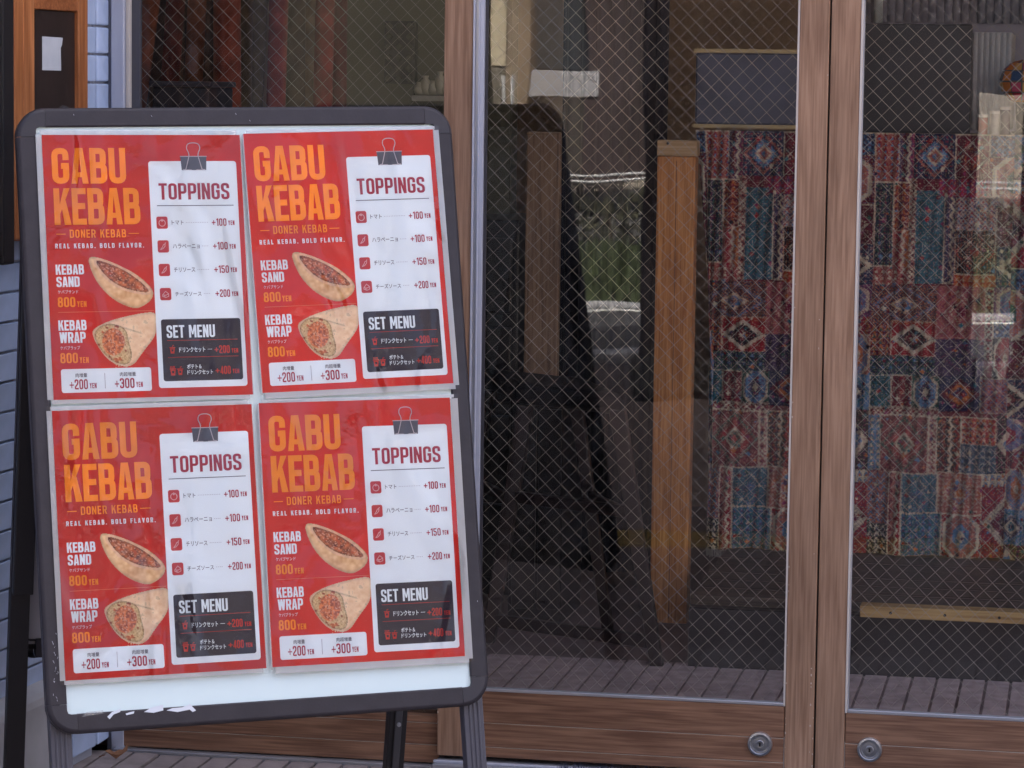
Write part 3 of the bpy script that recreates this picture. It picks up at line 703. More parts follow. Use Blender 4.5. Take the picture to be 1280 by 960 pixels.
INK=pmat('dark ink',(.05,.035,.055)); BOX=pmat('black print',(.025,.018,.03)); SRED=pmat('bright red print',(.52,.03,.02)); ICR=pmat('icon red',(.50,.03,.04)); DIM=pmat('thin rule print',(.35,.33,.37)); CLIPB=pmat('clip steel print',(.085,.085,.11)); CLIPW=pmat('clip wire print',(.5,.44,.46)); RULE=pmat('rule on red',(.72,.20,.10))
pr={k:Print() for k in('heading','dish','card','cardtxt','setbox','settxt','extras','extratxt','clip')}
h=pr['heading']
h.text('o','GABU',.043,.412,.05,.186,t=.165,w=.46,gap=.05); h.text('o','KEBAB',.045,.474,.203,.342,t=.165,w=.46,gap=.045)
h.text('o','DONER KEBAB',.117,.397,.3605,.3915,t=.15,w=.5,gap=.16)
h.new('dash','o'); h.line('o',[(.05,.377),(.097,.377)],.004); h.new('dash','o'); h.line('o',[(.41,.377),(.462,.377)],.004)
h.text('w','REAL KEBAB. BOLD FLAVOR.',.042,.484,.413,.431,t=.17,w=.48,gap=.3)
d_=pr['dish']
d_.text('w','KEBAB',.039,.179,.492,.530); d_.text('w','SAND',.040,.155,.538,.577); d_.jp('w','ケバブサンド',.045,.146,.588,.602)
d_.text('o','800',.042,.129,.615,.653,t=.16,w=.46,gap=.08); d_.text('o','YEN',.137,.184,.631,.653,t=.17,gap=.12)
d_.line('r',[(.042,.672),(.52,.672)],.0024)
d_.text('w','KEBAB',.040,.179,.702,.741); d_.text('w','WRAP',.043,.172,.747,.788); d_.jp('w','ケバブラップ',.045,.142,.799,.813)
d_.text('o','800',.042,.129,.825,.864,t=.16,w=.46,gap=.08); d_.text('o','YEN',.137,.182,.842,.864,t=.17,gap=.12)
e_=pr['extras']; e_.rrect('w',.042,.49,.886,.975)
x_=pr['extratxt']; x_.new('dividing_rule','d'); x_.line('d',[(.258,.904),(.258,.962)],.003)
x_.jp('i','肉増量',.113,.171,.902,.918,bold=.01); x_.jp('i','肉超増量',.333,.413,.902,.918,bold=.01)
x_.text('m','+',.082,.103,.928,.961,t=.13,w=.8); x_.text('m','200',.107,.172,.925,.963,gap=.09,t=.15); x_.text('m','YEN',.181,.215,.940,.960,t=.16,gap=.12)
x_.text('m','+',.306,.327,.928,.961,t=.13,w=.8); x_.text('m','300',.331,.404,.925,.963,gap=.09,t=.15); x_.text('m','YEN',.412,.445,.940,.960,t=.16,gap=.12)
c_=pr['card']; c_.rrect('w',.526,.974,.101,.966,r=.014)
t_=pr['cardtxt']; t_.text('m','TOPPINGS',.572,.932,.186,.249,t=.15,w=.44,gap=.07); t_.new('dividing_rule','d2'); t_.line('d2',[(.56,.272),(.95,.272)],.0035)
rows=[(.337,'トマト',.69,'100'),(.428,'ハラペーニョ',.766,'100'),(.518,'チリソース',.737,'150'),(.610,'チーズソース',.763,'200')]
for v,s_,ue,p_ in rows:
    hh=.009 if len(s_)>3 else .0085
    t_.jp('i',s_,.63,ue,v-hh,v+hh,bold=.006)
    n=int((.828-ue-.02)/.009); t_.new('dotted_rule','d')
    for i in range(n): t_.line('d',[(ue+.012+i*.009,v),(ue+.0165+i*.009,v)],.0025)
    t_.text('m','+',.834,.853,v-.012,v+.012,t=.16,w=.8); t_.text('m',p_,.857,.909,v-.0145,v+.0145,gap=.1,t=.15); t_.text('m','YEN',.918,.950,v-.006,v+.0115,t=.18,gap=.14)
icons=[]
for k,(v,_,_,_) in enumerate(rows):
    ic=Print(); ic.rrect('c',.553,.610,v-.0235,v+.0235,r=.01,lay=2)
    q=lambda pts:[(.5815+a*.019,v-b*.019*PW/PH) for a,b in pts]
    circ=lambda r,n=14,cx=0,cy=0:[(cx+r*math.cos(i*2*math.pi/n),cy+r*math.sin(i*2*math.pi/n)) for i in range(n)]
    if k==0: ic.line('w',q(circ(.85,16,0,-.1)),.004,closed=True,lay=3); ic.line('w',q([(-.45,.75),(0,.35),(.45,.75)]),.004,lay=3); ic.line('w',q([(0,.35),(0,1.0)]),.0035,lay=3)
    elif k in(1,2): ic.line('w',q([(-.8,-.85),(-.1,-.6),(.45,.0),(.5,.55),(.1,.5),(-.25,-.2),(-.8,-.85)]),.0036,lay=3); ic.line('w',q([(.35,.55),(.7,1.0)]),.0036,lay=3)
    else: ic.line('w',q([(-.8,-.2),(0,.75),(.8,.1),(.8,-.6),(0,-.9),(-.8,-.6)]),.0036,closed=True,lay=3); ic.line('w',q([(-.8,-.2),(.1,-.3),(.8,.1)]),.0036,lay=3); ic.line('w',q(circ(.15,8,-.3,-.6)),.003,closed=True,lay=3)
    icons.append(ic)
b_=pr['setbox']; b_.rrect('k',.551,.954,.706,.941,r=.012,lay=2)
s_=pr['settxt']; L3=dict(lay=3)
s_.text('w','SET MENU',.577,.822,.729,.777,t=.15,w=.42,gap=.06,**L3)
for v in(.787,.851): s_.new('dividing_rule','r'); s_.line('r',[(.578,v),(.935,v)],.0022,lay=3)
def cup(u,v,sc=1):
    s_.new('cup_icon','r'); s_.new('cup_window','k')
    q=lambda pts:[(u+a*.013*sc,v-b*.013*sc*PW/PH) for a,b in pts]
    s_.poly('r',q([(-.8,.55),(.8,.55),(.6,-1.2),(-.6,-1.2)]),3); s_.poly('r',q([(-1,.95),(1,.95),(1,.65),(-1,.65)]),3); s_.line('r',q([(0,.95),(.15,1.5),(.6,1.55)]),.0028,lay=3)
    s_.poly('k',q([(-.35,.2),(.35,.2),(.3,-.5),(-.3,-.5)]),4)
cup(.602,.823,1.15); cup(.600,.905,1.25); cup(.636,.905,1.15)
for a in(-.9,-.4,.1,.6): s_.line('r',[(.600+a*.012,.893),(.600+a*.014,.884)],.003,lay=3)
s_.jp('w','ドリンクセット',.636,.768,.813,.833,bold=.016,lay=3); s_.new('dash','w'); s_.line('w',[(.78,.823),(.803,.823)],.002,lay=3)
s_.text('r','+',.815,.835,.813,.835,t=.2,w=.8,**L3); s_.text('r','200',.839,.892,.809,.839,gap=.09,t=.16,**L3); s_.text('r','YEN',.902,.935,.821,.838,t=.17,gap=.12,**L3)
s_.jp('w','ポテト＆',.672,.745,.878,.896,bold=.016,lay=3); s_.jp('w','ドリンクセット',.672,.802,.900,.918,bold=.016,lay=3)
s_.text('r','+',.815,.835,.893,.915,t=.2,w=.8,**L3); s_.text('r','400',.839,.892,.888,.919,gap=.09,t=.16,**L3); s_.text('r','YEN',.902,.935,.900,.917,t=.17,gap=.12,**L3)
k_=pr['clip']
k_.poly('k',[(.690,.0845),(.823,.0845),(.819,.136),(.694,.136)],3); k_.line('l',[(.688,.083),(.825,.083)],.004,lay=4)
k_.line('l',[(.700,.134),(.715,.134),(.737,.075),(.722,.052),(.728,.036),(.745,.031),(.770,.031),(.787,.036),(.793,.052),(.778,.075),(.798,.134),(.814,.134)],.0042,lay=5,R=.02)
k_.line('l',[(.715,.135),(.745,.135)],.003,lay=4); k_.line('l',[(.768,.135),(.798,.135)],.003,lay=4)
# dish pictures: small painted grids -------------------------------------------------
def inpoly(pts,X_,Y_):
    ins=np.zeros(X_.shape,bool); n=len(pts); j=n-1
    for i in range(n):
        xi,yi=pts[i];xj,yj=pts[j]
        c=((yi>Y_)!=(yj>Y_))&(X_<(xj-xi)*(Y_-yi)/(yj-yi+1e-9)+xi); ins^=c; j=i
    return ins
def dpoly(pts,X_,Y_):
    d=np.full(X_.shape,1e9); n=len(pts)
    for i in range(n):
        a=np.array(pts[i],float);b=np.array(pts[(i+1)%n],float); ab=b-a
        t=np.clip(((X_-a[0])*ab[0]+(Y_-a[1])*ab[1])/(ab@ab),0,1); d=np.minimum(d,np.hypot(X_-a[0]-t*ab[0],Y_-a[1]-t*ab[1]))
    return d
def smooth(p,n=3):
    for _ in range(n):
        q=[]
        for i in range(len(p)):
            a=np.array(p[i],float);b=np.array(p[(i+1)%len(p)],float); q+=[tuple(a*.75+b*.25),tuple(a*.25+b*.75)]
        p=q
    return p
def vnoise(shape,cell,r):
    g=r.random((int(shape[0]/cell)+3,int(shape[1]/cell)+3)); yy,xx=np.mgrid[0:shape[0],0:shape[1]]/cell
    i=yy.astype(int);j=xx.astype(int);fy=yy-i;fx=xx-j; fy=fy*fy*(3-2*fy);fx=fx*fx*(3-2*fx)
    return (g[i,j]*(1-fx)+g[i,j+1]*fx)*(1-fy)+(g[i+1,j]*(1-fx)+g[i+1,j+1]*fx)*fy
def lerp(a,b,t): t=np.clip(t,0,1)[...,None]; return np.array(a)*(1-t)+np.array(b)*t
def painted(name,rgb,mask,to3d,matl,parent=None):
    """one vertex per painted point; only the masked cells become faces"""
    Hn,Wn,_=rgb.shape; use=mask[:-1,:-1]&mask[1:,:-1]&mask[:-1,1:]&mask[1:,1:]
    idx=-np.ones((Hn,Wn),int); need=np.zeros((Hn,Wn),bool)
    need[:-1,:-1]|=use;need[1:,:-1]|=use;need[:-1,1:]|=use;need[1:,1:]|=use
    ys,xs=np.nonzero(need); idx[ys,xs]=np.arange(len(ys)); co=to3d(xs,ys)
    a,b=np.nonzero(use); fs=np.stack([idx[a,b],idx[a+1,b],idx[a+1,b+1],idx[a,b+1]],1)
    me=bpy.data.meshes.new(name); me.from_pydata(co.tolist(),[],fs.tolist()); me.materials.append(matl)
    at=me.color_attributes.new('Col','FLOAT_COLOR','POINT'); c=np.ones((len(ys),4),np.float32); c[:,:3]=rgb[ys,xs]; at.data.foreach_set('color',c.ravel()); me.update()
    return me
FOOD=vcol('dish photo print',.5)
def cropuv(cx,cy):      # measured picture coordinates of the poster print
    u=(cx-8-37*(cy-25)/935)/696.; v=(cy-24+u*3)/(936-19*u); return u,v
def picture(name,x0,x1,y0,y1,paint,st=2.0):
    xs=np.arange(x0,x1,st);ys=np.arange(y0,y1,st); X_,Y_=np.meshgrid(xs,ys); rgb,mask=paint(X_,Y_)
    def to3d(i,j):
        u,v=cropuv(xs[i],ys[j]); return np.stack([(u-.5)*PW,np.full(len(i),-.00062),(.5-v)*PH],1)
    return painted(name,rgb,mask,to3d,FOOD)
def pita(X_,Y_):
    r=np.random.default_rng(3); out=smooth([(160,455),(200,455),(262,478),(330,512),(378,552),(396,582),(384,612),(350,634),(325,640),(270,620),(222,582),(184,530)])
    op=smooth([(184,464),(225,474),(285,498),(340,535),(388,582),(335,578),(278,562),(228,528)])
    m=inpoly(out,X_,Y_); o=inpoly(op,X_,Y_); d=dpoly(out,X_,Y_); do=dpoly(op,X_,Y_)
    n1=vnoise(X_.shape,4,r);n2=vnoise(X_.shape,8,r);n3=vnoise(X_.shape,1.8,r)
    s=(X_-160)/236; bread=lerp((.55,.24,.08),(.92,.66,.36),.15+1.0*n2*.6+n1*.35)
    bread=bread*(1-.35*np.clip(1-d/14,0,1))[...,None]
    bread=np.where((do<9)[...,None]&~o[...,None],np.array((.78,.50,.30))*(.8+.3*n1)[...,None],bread)
    meat=lerp((.14,.022,.010),(.70,.20,.07),n1*1.3-.15); meat=np.where((n3>.72)[...,None],np.array((.68,.33,.2)),meat); meat=np.where(((n2>.72)&(n1>.5))[...,None],np.array((.5,.09,.03)),meat)
    meat=meat*(.45+.55*np.clip(do/9,0,1))[...,None]
    return np.where(o[...,None],meat,bread),m
def wrap(X_,Y_):
    r=np.random.default_rng(5); out=smooth([(170,722),(200,696),(262,672),(340,654),(406,646),(404,700),(398,738),(356,790),(318,845),(262,840),(216,806)])
    op=smooth([(182,724),(212,694),(262,692),(298,712),(306,760),(318,800),(306,836),(262,832),(220,800),(194,762)])
    m=inpoly(out,X_,Y_)&(X_<402); o=inpoly(op,X_,Y_); d=dpoly(out,X_,Y_); do=dpoly(op,X_,Y_)
    n1=vnoise(X_.shape,3,r);n2=vnoise(X_.shape,8,r);n3=vnoise(X_.shape,1.6,r)
    br=lerp((.66,.38,.20),(.95,.74,.50),.2+.6*n2+.25*n1); br=np.where(((n1>.74)&(n2>.5))[...,None],br*.72,br)
    fl=np.abs((Y_-690)-(X_-235)*.30); br=br*(1-.35*np.exp(-(fl/3.)**2)*(X_>235)*(X_<350))[...,None]
    br=br*(1-.3*np.clip(1-d/12,0,1))[...,None]
    meat=lerp((.24,.04,.02),(.78,.24,.08),n1*1.3-.1); cx=np.hypot((X_-252)/42,(Y_-755)/52)
    let=lerp((.40,.20,.06),(.85,.66,.36),n3*.8+n1*.4-.1); 
    meat=np.where(((cx>.92)&(n2+n1*.5>.45))[...,None],let,meat); meat=np.where(((n3>.75)&(cx<1))[...,None],np.array((.72,.40,.24)),meat); meat=meat*(.5+.5*np.clip(do/7,0,1))[...,None]
    # shreds hanging out at the bottom
    sh=(n3>.45)&(Y_>815)&(Y_<848)&(X_>255)&(X_<316)&(np.abs(np.sin(X_*.35+Y_*.08))>.55); m2=m|sh
    rgb=np.where(o[...,None],meat,br); rgb=np.where((sh&~m)[...,None],let,rgb); return rgb,m2
me_pita=picture('sandwich_picture',160,400,450,645,pita); me_wrap=picture('wrap_picture',166,404,640,852,wrap)
# poster meshes (shared by the four posters)
MK=dict(o=ORG,w=WHT,r=RULE,m=MAR,i=INK,d=DIM,d2=INK,k=BOX,c=ICR,l=CLIPW)
paper_me=MB().box((-PW/2,-.00035,-PH/2),(PW/2,0,PH/2)).mesh('paper',RED)
def pm(name,mb,matl): return mb.mesh(name,matl)
meshes=[('paper',paper_me,[])]
def subs(pk): return [(n,mb.mesh(n,MK[c])) for n,c,mb in pr[pk].items if mb.v]
RM={'m':MAR}
for pk in ('heading','dish'):
    for n,c,mb in pr[pk].items: meshes.append((n if n!='print' else 'dividing_rule',mb.mesh(n,MK[c]),[]))
meshes+=[('sandwich_picture',me_pita,[]),('wrap_picture',me_wrap,[])]
meshes.append(('extras_box',pr['extras'].items[0][2].mesh('extras_box',WHT),subs('extratxt')))
ICW=pmat('icon line',(.66,.36,.36))
meshes.append(('toppings_card',pr['card'].items[0][2].mesh('toppings_card',WHT),subs('cardtxt')+[x for ic in icons for x in [('topping_icon',ic.items[0][2].mesh('topping_icon',ICR)),('icon_drawing',ic.items[1][2].mesh('icon_drawing',ICW))]]))
MK['r']=SRED
meshes.append(('set_menu_box',pr['setbox'].items[0][2].mesh('set_menu_box',BOX),subs('settxt')))
meshes.append(('clip_picture',pr['clip'].items[0][2].mesh('clip_picture',CLIPB),[('clip_wire',pr['clip'].items[1][2].mesh('clip_wire',CLIPW))]))
LAM=clear('laminating film',1.4,.05,.8,bump=[(8,(1,1,.5),.055,1.0),(34,(1,1,1.2),.003,.6)])
LAMB=clear('sealed film border',1.5,.2,1.5,milk=.42,bump=[(30,(1,1,1),.002,.5)])
def film(m_l,m_r,m_t,m_b,seed):
    """laminating pouch: slightly wavy clear sheet over the paper and a milky sealed border"""
    r=np.random.default_rng(seed); nx,nz=26,34
    xa,xb=-PW/2-m_l,PW/2+m_r; za,zb=-PH/2-m_b,PH/2+m_t
    wv=vnoise((nz+1,nx+1),6,r)
    mb=MB(); vs=[];fs=[]
    for j in range(nz+1):
        for i in range(nx+1):
            vs.append((xa+(xb-xa)*i/nx,-.00128-.0011*wv[j,i],za+(zb-za)*j/nz))
    for j in range(nz):
        for i in range(nx): k=j*(nx+1)+i; fs.append((k,k+1,k+nx+2,k+nx+1))
    mb.add(vs,fs); f=mb.mesh('laminate_film',LAM,True)
    b=MB(); rr=.006
    b.box((xa,-.0006,za+rr),(-PW/2-.0003,-.0001,zb-rr)); b.box((PW/2+.0003,-.0006,za+rr),(xb,-.0001,zb-rr))
    b.box((xa+rr,-.0006,zb-max(m_t,.001)),(xb-rr,-.0001,zb)); b.box((xa+rr,-.0006,za),(xb-rr,-.0001,za+max(m_b,.001)))
    return f,b.mesh('laminate_border',LAMB)
spots=[('upper left',(-.1504,.2188),-.0085,(.009,.001,.007,.006),'the top left corner of the board, beside the black rail and the blue tiles'),
       ('upper right',(.1552,.2214),.015,(.002,.009,.005,.009),'the top right corner of the board, nearest the upper wooden door post'),
       ('lower left',(-.1560,-.1846),-.003,(.008,.001,.006,.006),'bottom left of the board, above the torn tape scraps'),
       ('lower right',(.1497,-.1854),-.008,(.002,.012,.005,.010),'bottom right of the board, above the bare white strip')]
for n_,(pos,(px,pz),ang,mg,lb) in enumerate(spots):
    M=Ms@Matrix.Translation((px,-.0018,pz))@Matrix.Rotation(-ang,4,'Y')
    r=bpy.data.objects.new('menu_poster',None); COL.objects.link(r); r.matrix_world=M; r.empty_display_size=.03
    tag(r,'red laminated kebab menu poster, '+pos+' of the four, '+' '.join(lb.split()[:0])+{'upper left':'under the scratched top rail','upper right':'nearest the wooden door post','lower left':'above the torn tape scraps','lower right':'nearest the bottom right frame corner'}[pos],'poster','four red menu posters on the sandwich board')
    for nm,me,sb_ in meshes:
        o=link(nm,me,r)
        if 'dotted' in nm: o['kind']='stuff'
        for sn,sm_ in sb_:
            k=link(sn,sm_,o)
            if 'dotted' in sn: k['kind']='stuff'
    f,b=film(*mg,seed=20+n_)
    link('laminate_border',b,r); link('laminate_film',f,r)
# ------------------------------------------------------------------ inside the shop
def xz(u,v,Y): q=P(u,v,Y); return q.x,q.z
PLW=wood('platform board',(.035,.024,.018),(.085,.060,.042),'x',rough=.5)
ED=wood('yellow edge wood',(.30,.17,.06),(.50,.32,.13),'x',rough=.6)
# raised platform
YE=5.92; zt=P(1075,755,YE).z; xp=P(873,720,6.1).x
pr_=root('platform','low dark boarded platform inside carrying the kilim covered counter','platform',((xp+XR)/2,6.6,0))
part('riser',MB().box((xp,YE+.035,.001),(XR-.01,YE+.05,zt-.03)),mat('dark riser',(.03,.024,.024),.7,var=(5,.2)),pr_)
for i in range(8):
    y=YE+.052+i*.1; part('board',MB().box((xp,y,zt-.025),(XR-.01,y+.096,zt-.004-random.random()*.001)),PLW,pr_,bevel=.002)
xe=P(1075,760,YE-.01).x
ep=part('edge_strip',MB().box((xe,YE-.012,zt-.024),(XR-.05,YE+.034,zt-.001)),ED,pr_,bevel=.002)
for i in range(6):
    x=xe+.06+i*.105; mb=MB(); mb.tube((x,YE-.0128,zt-.013),(x,YE-.011,zt-.013),.003,n=8); k=link('screw',mb.mesh('screw',DARKGAP,off=pr_.location),ep)
# counter with kilim cloth
YC=6.62
xk0,_=xz(868,300,YC); zk1=P(1000,165,YC).z; zk0=P(1000,690,YC).z
cr=root('counter','long serving counter behind the glass doors','counter',((xk0+2)/2,YC+.3,zt))
CB=wood('counter wood',(.05,.03,.02),(.10,.06,.04),'x')
part('body',MB().box((xk0+.04,YC+.04,zt+.002),(2.2,YC+.5,zk1-.03)),CB,cr)
part('top',MB().box((xk0+.02,YC+.012,zk1-.028),(2.24,YC+.54,zk1-.004)),mat('counter top',(.12,.09,.075),.45,var=(8,.2)),cr,bevel=.003)
# kilim pattern
def kilim(nx,ny):
    """patchwork of Anatolian motifs painted into an array ny x nx (one repeat)"""
    r=np.random.default_rng(11); A=np.zeros((ny,nx,3)); Y_,X_=np.mgrid[0:ny,0:nx].astype(float)
    C=dict(r=(.30,.022,.030),m=(.13,.012,.026),n=(.022,.028,.070),b=(.10,.20,.34),t=(.035,.15,.19),c=(.62,.52,.40),k=(.016,.013,.02),o=(.46,.14,.05),p=(.24,.035,.11),g=(.03,.09,.07),v=(.08,.05,.11),s=(.36,.13,.11))
    A[:]=C['m']
    def put(m,c): A[m]=C[c]
    def R_(x,y,w,h_): return (X_>=x)&(X_<x+w)&(Y_>=y)&(Y_<y+h_)
    def dia(cx,cy,a,b,x=None): return np.abs(X_-cx)/a+np.abs(Y_-cy)/b
    def patch(x,y,w,h_,bg,kind,c1,c2,c3='c'):
        R=R_(x,y,w,h_); put(R,bg); cx,cy=x+w/2,y+h_/2
        if kind=='diamond':
            for s,c in((1.0,c1),(.86,bg),(.72,c2),(.45,c3),(.32,c1),(.16,c2)): put(R&(dia(cx,cy,w*.5,h_*.48)<s),c)
        if kind=='jag':
            q=np.floor(Y_/3)*3; put(R&(np.abs(X_-cx)/(w*.5)+np.abs(q-cy)/(h_*.46)<1),c3); put(R&(np.abs(X_-cx)/(w*.5)+np.abs(q-cy)/(h_*.46)<.72),c1); put(R&(dia(cx,cy,w*.5,h_*.46)<.42),c2); put(R&(dia(cx,cy,w*.5,h_*.46)<.2),c3)
        if kind=='zig':
            for i,c in enumerate((c1,c3,c2)):
                ph=np.abs(((Y_-y)%18)-9); put(R&(np.abs(X_-(x+w*(.22+.28*i)+ph*.7))<(2.2 if c==c3 else 3.2)),c)
        if kind=='grid':
            put(R&((((X_-x)//5+(Y_-y)//5)%2)==0),c1); put(R&((((X_-x)//5)%3==1)&(((Y_-y)//5)%3==1)),c2)
        if kind=='tri':
            a=((X_-x)%12);b=((Y_-y)%12); put(R&(np.abs(a-6)<b*.5),c1); put(R&(np.abs(a-6)<(b-5)*.5),c2)
        if kind=='stripe':
            put(R&(((X_-x)//6)%3==0),c1); put(R&(((X_-x)//6)%3==1),c2); put(R&(((X_-x)%18)<1.5)&((Y_//3)%2==0),c3)
        if kind=='hook':
            for k in range(4):
                s=1-k*.24; dd=dia(cx,cy,w*.5,h_*.5); put(R&(dd<s)&(dd>s-.1)&(((X_+Y_)//4)%2==0),(c1,c3,c2,c3)[k])
            put(R&(dia(cx,cy,w*.5,h_*.5)<.26),c1)
        if kind=='hex':
            m=np.maximum(np.abs(X_-cx)/(w*.45),(np.abs(X_-cx)/(w*.45)+np.abs(Y_-cy)/(h_*.45))*.62); put(R&(m<1),c3);put(R&(m<.84),c1);put(R&(m<.45),c2);put(R&(m<.2),c3)
        e=R&~R_(x+1.5,y+1.5,w-3,h_-3); 
        if r.random()<.4: put(e,c3)
    sx=nx/212.; 
    L=[(0,0,30,60,'s','tri','r','b'),(30,0,18,60,'v','zig','m','p'),(48,0,50,55,'n','diamond','s','b'),(98,0,42,60,'m','hook','r','o'),(140,0,72,28,'n','grid','b','v'),(140,28,72,60,'m','hex','s','g','c'),
       (0,60,24,105,'n','tri','g','k'),(24,60,20,60,'m','tri','o','r'),(44,55,8,130,'s','grid','c','m'),(52,70,34,115,'t','grid','t','g'),(86,70,16,115,'n','zig','n','v'),(80,55,60,22,'p','grid','r','v'),(100,77,52,40,'v','tri','r','b'),(100,117,50,56,'k','hook','r','s','c'),(150,88,62,50,'m','hook','p','r'),(152,138,60,50,'n','jag','k','m'),
       (0,165,44,30,'s','tri','r','c'),(24,120,20,50,'s','zig','r','o'),(100,173,52,14,'r','tri','o','c'),
       (0,187,80,50,'n','diamond','b','n'),(80,187,60,66,'s','hook','m','c','c'),(140,188,10,90,'m','grid','c','r'),(150,188,62,40,'v','hex','b','r'),
       (0,237,24,38,'m','tri','o','g'),(24,232,56,44,'r','jag','k','m'),(80,253,60,46,'v','hook','n','g','p'),(150,228,30,22,'b','grid','n','c'),(180,228,32,22,'r','zig','m','o'),(150,250,30,50,'k','hex','r','s'),(180,250,32,50,'s','hex','b','o'),
       (0,276,80,24,'n','grid','g','b'),(0,300,26,40,'t','tri','g','b'),(26,300,26,40,'m','hook','r','s'),(52,300,34,40,'g','hex','b','n'),(86,299,50,44,'n','jag','o','v','m'),(136,300,34,44,'s','tri','r','m'),(170,300,42,44,'b','diamond','t','n'),
       (0,340,86,10,'m','grid','c','r'),(0,350,14,70,'b','tri','t','c'),(14,350,60,72,'m','diamond','g','r','c'),(74,350,10,72,'s','grid','c','m'),(84,350,30,72,'k','zig','m','r','c'),(114,350,44,34,'r','tri','o','n'),(114,384,44,36,'n','tri','v','c'),(158,344,54,76,'k','jag','b','g','c'),
       (0,422,26,66,'s','tri','b','o'),(26,422,16,104,'m','zig','s','r','c'),(42,422,44,50,'t','hook','b','v'),(86,420,56,52,'s','hook','o','b'),(142,420,70,16,'c','tri','b','o'),(142,436,70,90,'r','jag','m','k','c'),
       (0,488,26,40,'k','tri','c','n'),(42,472,50,54,'t','tri','b','v'),(92,472,50,54,'r','hex','s','b')]
    for (x,y,w,h_,bgc,kd,*cs) in L: patch(x*sx,y*sx,w*sx,h_*sx,bgc,kd,*cs)
    for x,y,w,h_,*_r in L:
        R=R_(x*sx,y*sx,w*sx,h_*sx); q=r.random(); c=list(C)[r.integers(len(C))]; p_=r.integers(6,11)
        if q<.45: lm_=(((X_+Y_)%p_)<1.3)|(((X_-Y_)%p_)<1.3)
        elif q<.8: lm_=(np.abs((X_%p_)-p_/2)+np.abs((Y_%p_)-p_/2)<p_*.28)
        else: lm_=((X_%p_)<1.5)&((Y_//2)%2==0)
        A[R&lm_]=A[R&lm_]*.35+np.array(C[c])*.65
        for _ in range(int(w*h_/260)):
            mx_,my_=(x+r.random()*w)*sx,(y+r.random()*h_)*sx; s_m=2+r.random()*3.5; cc=list(C)[r.integers(len(C))]
            A[R&(np.abs(X_-mx_)+np.abs(Y_-my_)<s_m)]=C[cc]
    # woven wear
    n=vnoise(A.shape[:2],1.3,r); n2=vnoise(A.shape[:2],9,r); 
    dst=r.integers(-1,2,A.shape[:2]); X2=np.clip(X_.astype(int)+dst,0,nx-1); Y2=np.clip(Y_.astype(int)+r.integers(-1,2,A.shape[:2]),0,ny-1); A=A[Y2,X2]
    ex=(n>.80); A[ex]=A[ex]*.35+np.array(C['c'])*.5
    A=A*.86+np.array((.08,.045,.07))*.14; A=A*(.72+.5*n2)[...,None]*(.75+.5*n)[...,None]; g_=A.mean(2,keepdims=True); return np.clip(g_+(A-g_)*1.15,0.004,1)*.88
px=1.5; NX=int(212*px); NY=int(528*px); tile_=kilim(NX,NY)
x_r=P(1400,400,YC).x; wid=x_r-xk0; rep=212/F*YC; dx=rep/NX; nxx=int(wid/dx); nyy=int((zk1-zk0)/dx)
off=int(NX*.09)
ii=np.arange(nxx+1)
rgb=tile_[np.clip((np.arange(nyy+1)*NY/(nyy+1)).astype(int),0,NY-1)][:, (ii+off+NX-int(NX*.15))%NX]
# the second repeat differs a little from the first
alt=np.roll(tile_,int(NY*.31),axis=0); jj=(np.arange(nyy+1)*NY/(nyy+1)).astype(int)%NY
b3=alt[jj][:,(ii*1.0).astype(int)%NX]; wsel=(ii>int(NX*1.86)); rgb[:,wsel]=b3[:,wsel]
def kco(i,j):
    x=xk0+i*dx; z=zk1+.001-j*dx
    lean=np.clip(1-i/60.,0,1)*.05*(np.clip(j/(nyy*.55),0,1)); x=x+lean*np.clip(1-i/40.,0,1)
    y=YC-.010+.014*np.sin(i*.055+np.sin(j*.010)*1.4)*(.35+.65*j/nyy)+.004*np.sin(i*.31+j*.02)
    return np.stack([x,y,z],1)
KM=vcol('woven kilim',.9,.1,bump=(500,.3))
me=painted('kilim_cloth',rgb,np.ones(rgb.shape[:2],bool),kco,KM)
kc=link('kilim_cloth',me); tag(kc,'red and blue patchwork kilim cloth hanging down the front of the counter','kilim')
fr=MB()
for i in range(0,nxx,3):
    p=kco(np.array([float(i)]),np.array([float(nyy)]))[0]; fr.box((p[0],p[1]-.001,p[2]-.012-.006*random.random()),(p[0]+dx*1.4,p[1]+.001,p[2]+.001))
o=link('fringe',fr.mesh('fringe',mat('cream fringe',(.32,.28,.22),.9)),kc); o['kind']='stuff'
# things on the counter
def slab(name,label,cat,u0,u1,v0,v1,Y,dp,matl,trim=None):
    a=P(u0,v0,Y);b=P(u1,v1,Y); r=root(name,label,cat,((a.x+b.x)/2,Y,b.z)); part('panel',MB().box((a.x,Y,b.z),(b.x,Y+dp,a.z)),matl,r,bevel=.004)
    if trim:
        part('trim',MB().box((a.x-.004,Y-.006,a.z+.001),(b.x+.004,Y+dp,a.z+.009)),trim,r)
        part('trim',MB().box((a.x-.004,Y-.006,b.z-.008),(b.x+.004,Y+dp,b.z-.0006)),trim,r)
    return r
TRIM=mat('brass trim',(.50,.38,.20),.4,.4)
slab('sneeze_board','blue grey board with thin brass edges standing on the counter left of the door posts','board',870,1020,66,157,YC+.08,.02,mat('blue grey board',(.075,.085,.13),.5,var=(9,.25)),TRIM)
tv=slab('blackboard','large dark blackboard standing on the counter right of the door posts','blackboard',1062,1212,29,168,YC+.1,.03,mat('blackboard slate',(.022,.024,.030),.6,var=(7,.4)))
q=P(1055,172,YC+.06); q2=P(1216,172,YC+.06); part('ledge',MB().box((q.x,YC+.05,q.z),(q2.x,YC+.1,q.z+.012)),CB,tv)
fc=root('fluted_cabinet','pale grey fluted cabinet on the counter beside the blackboard','cabinet',tuple(P(1240,160,YC+.2)))
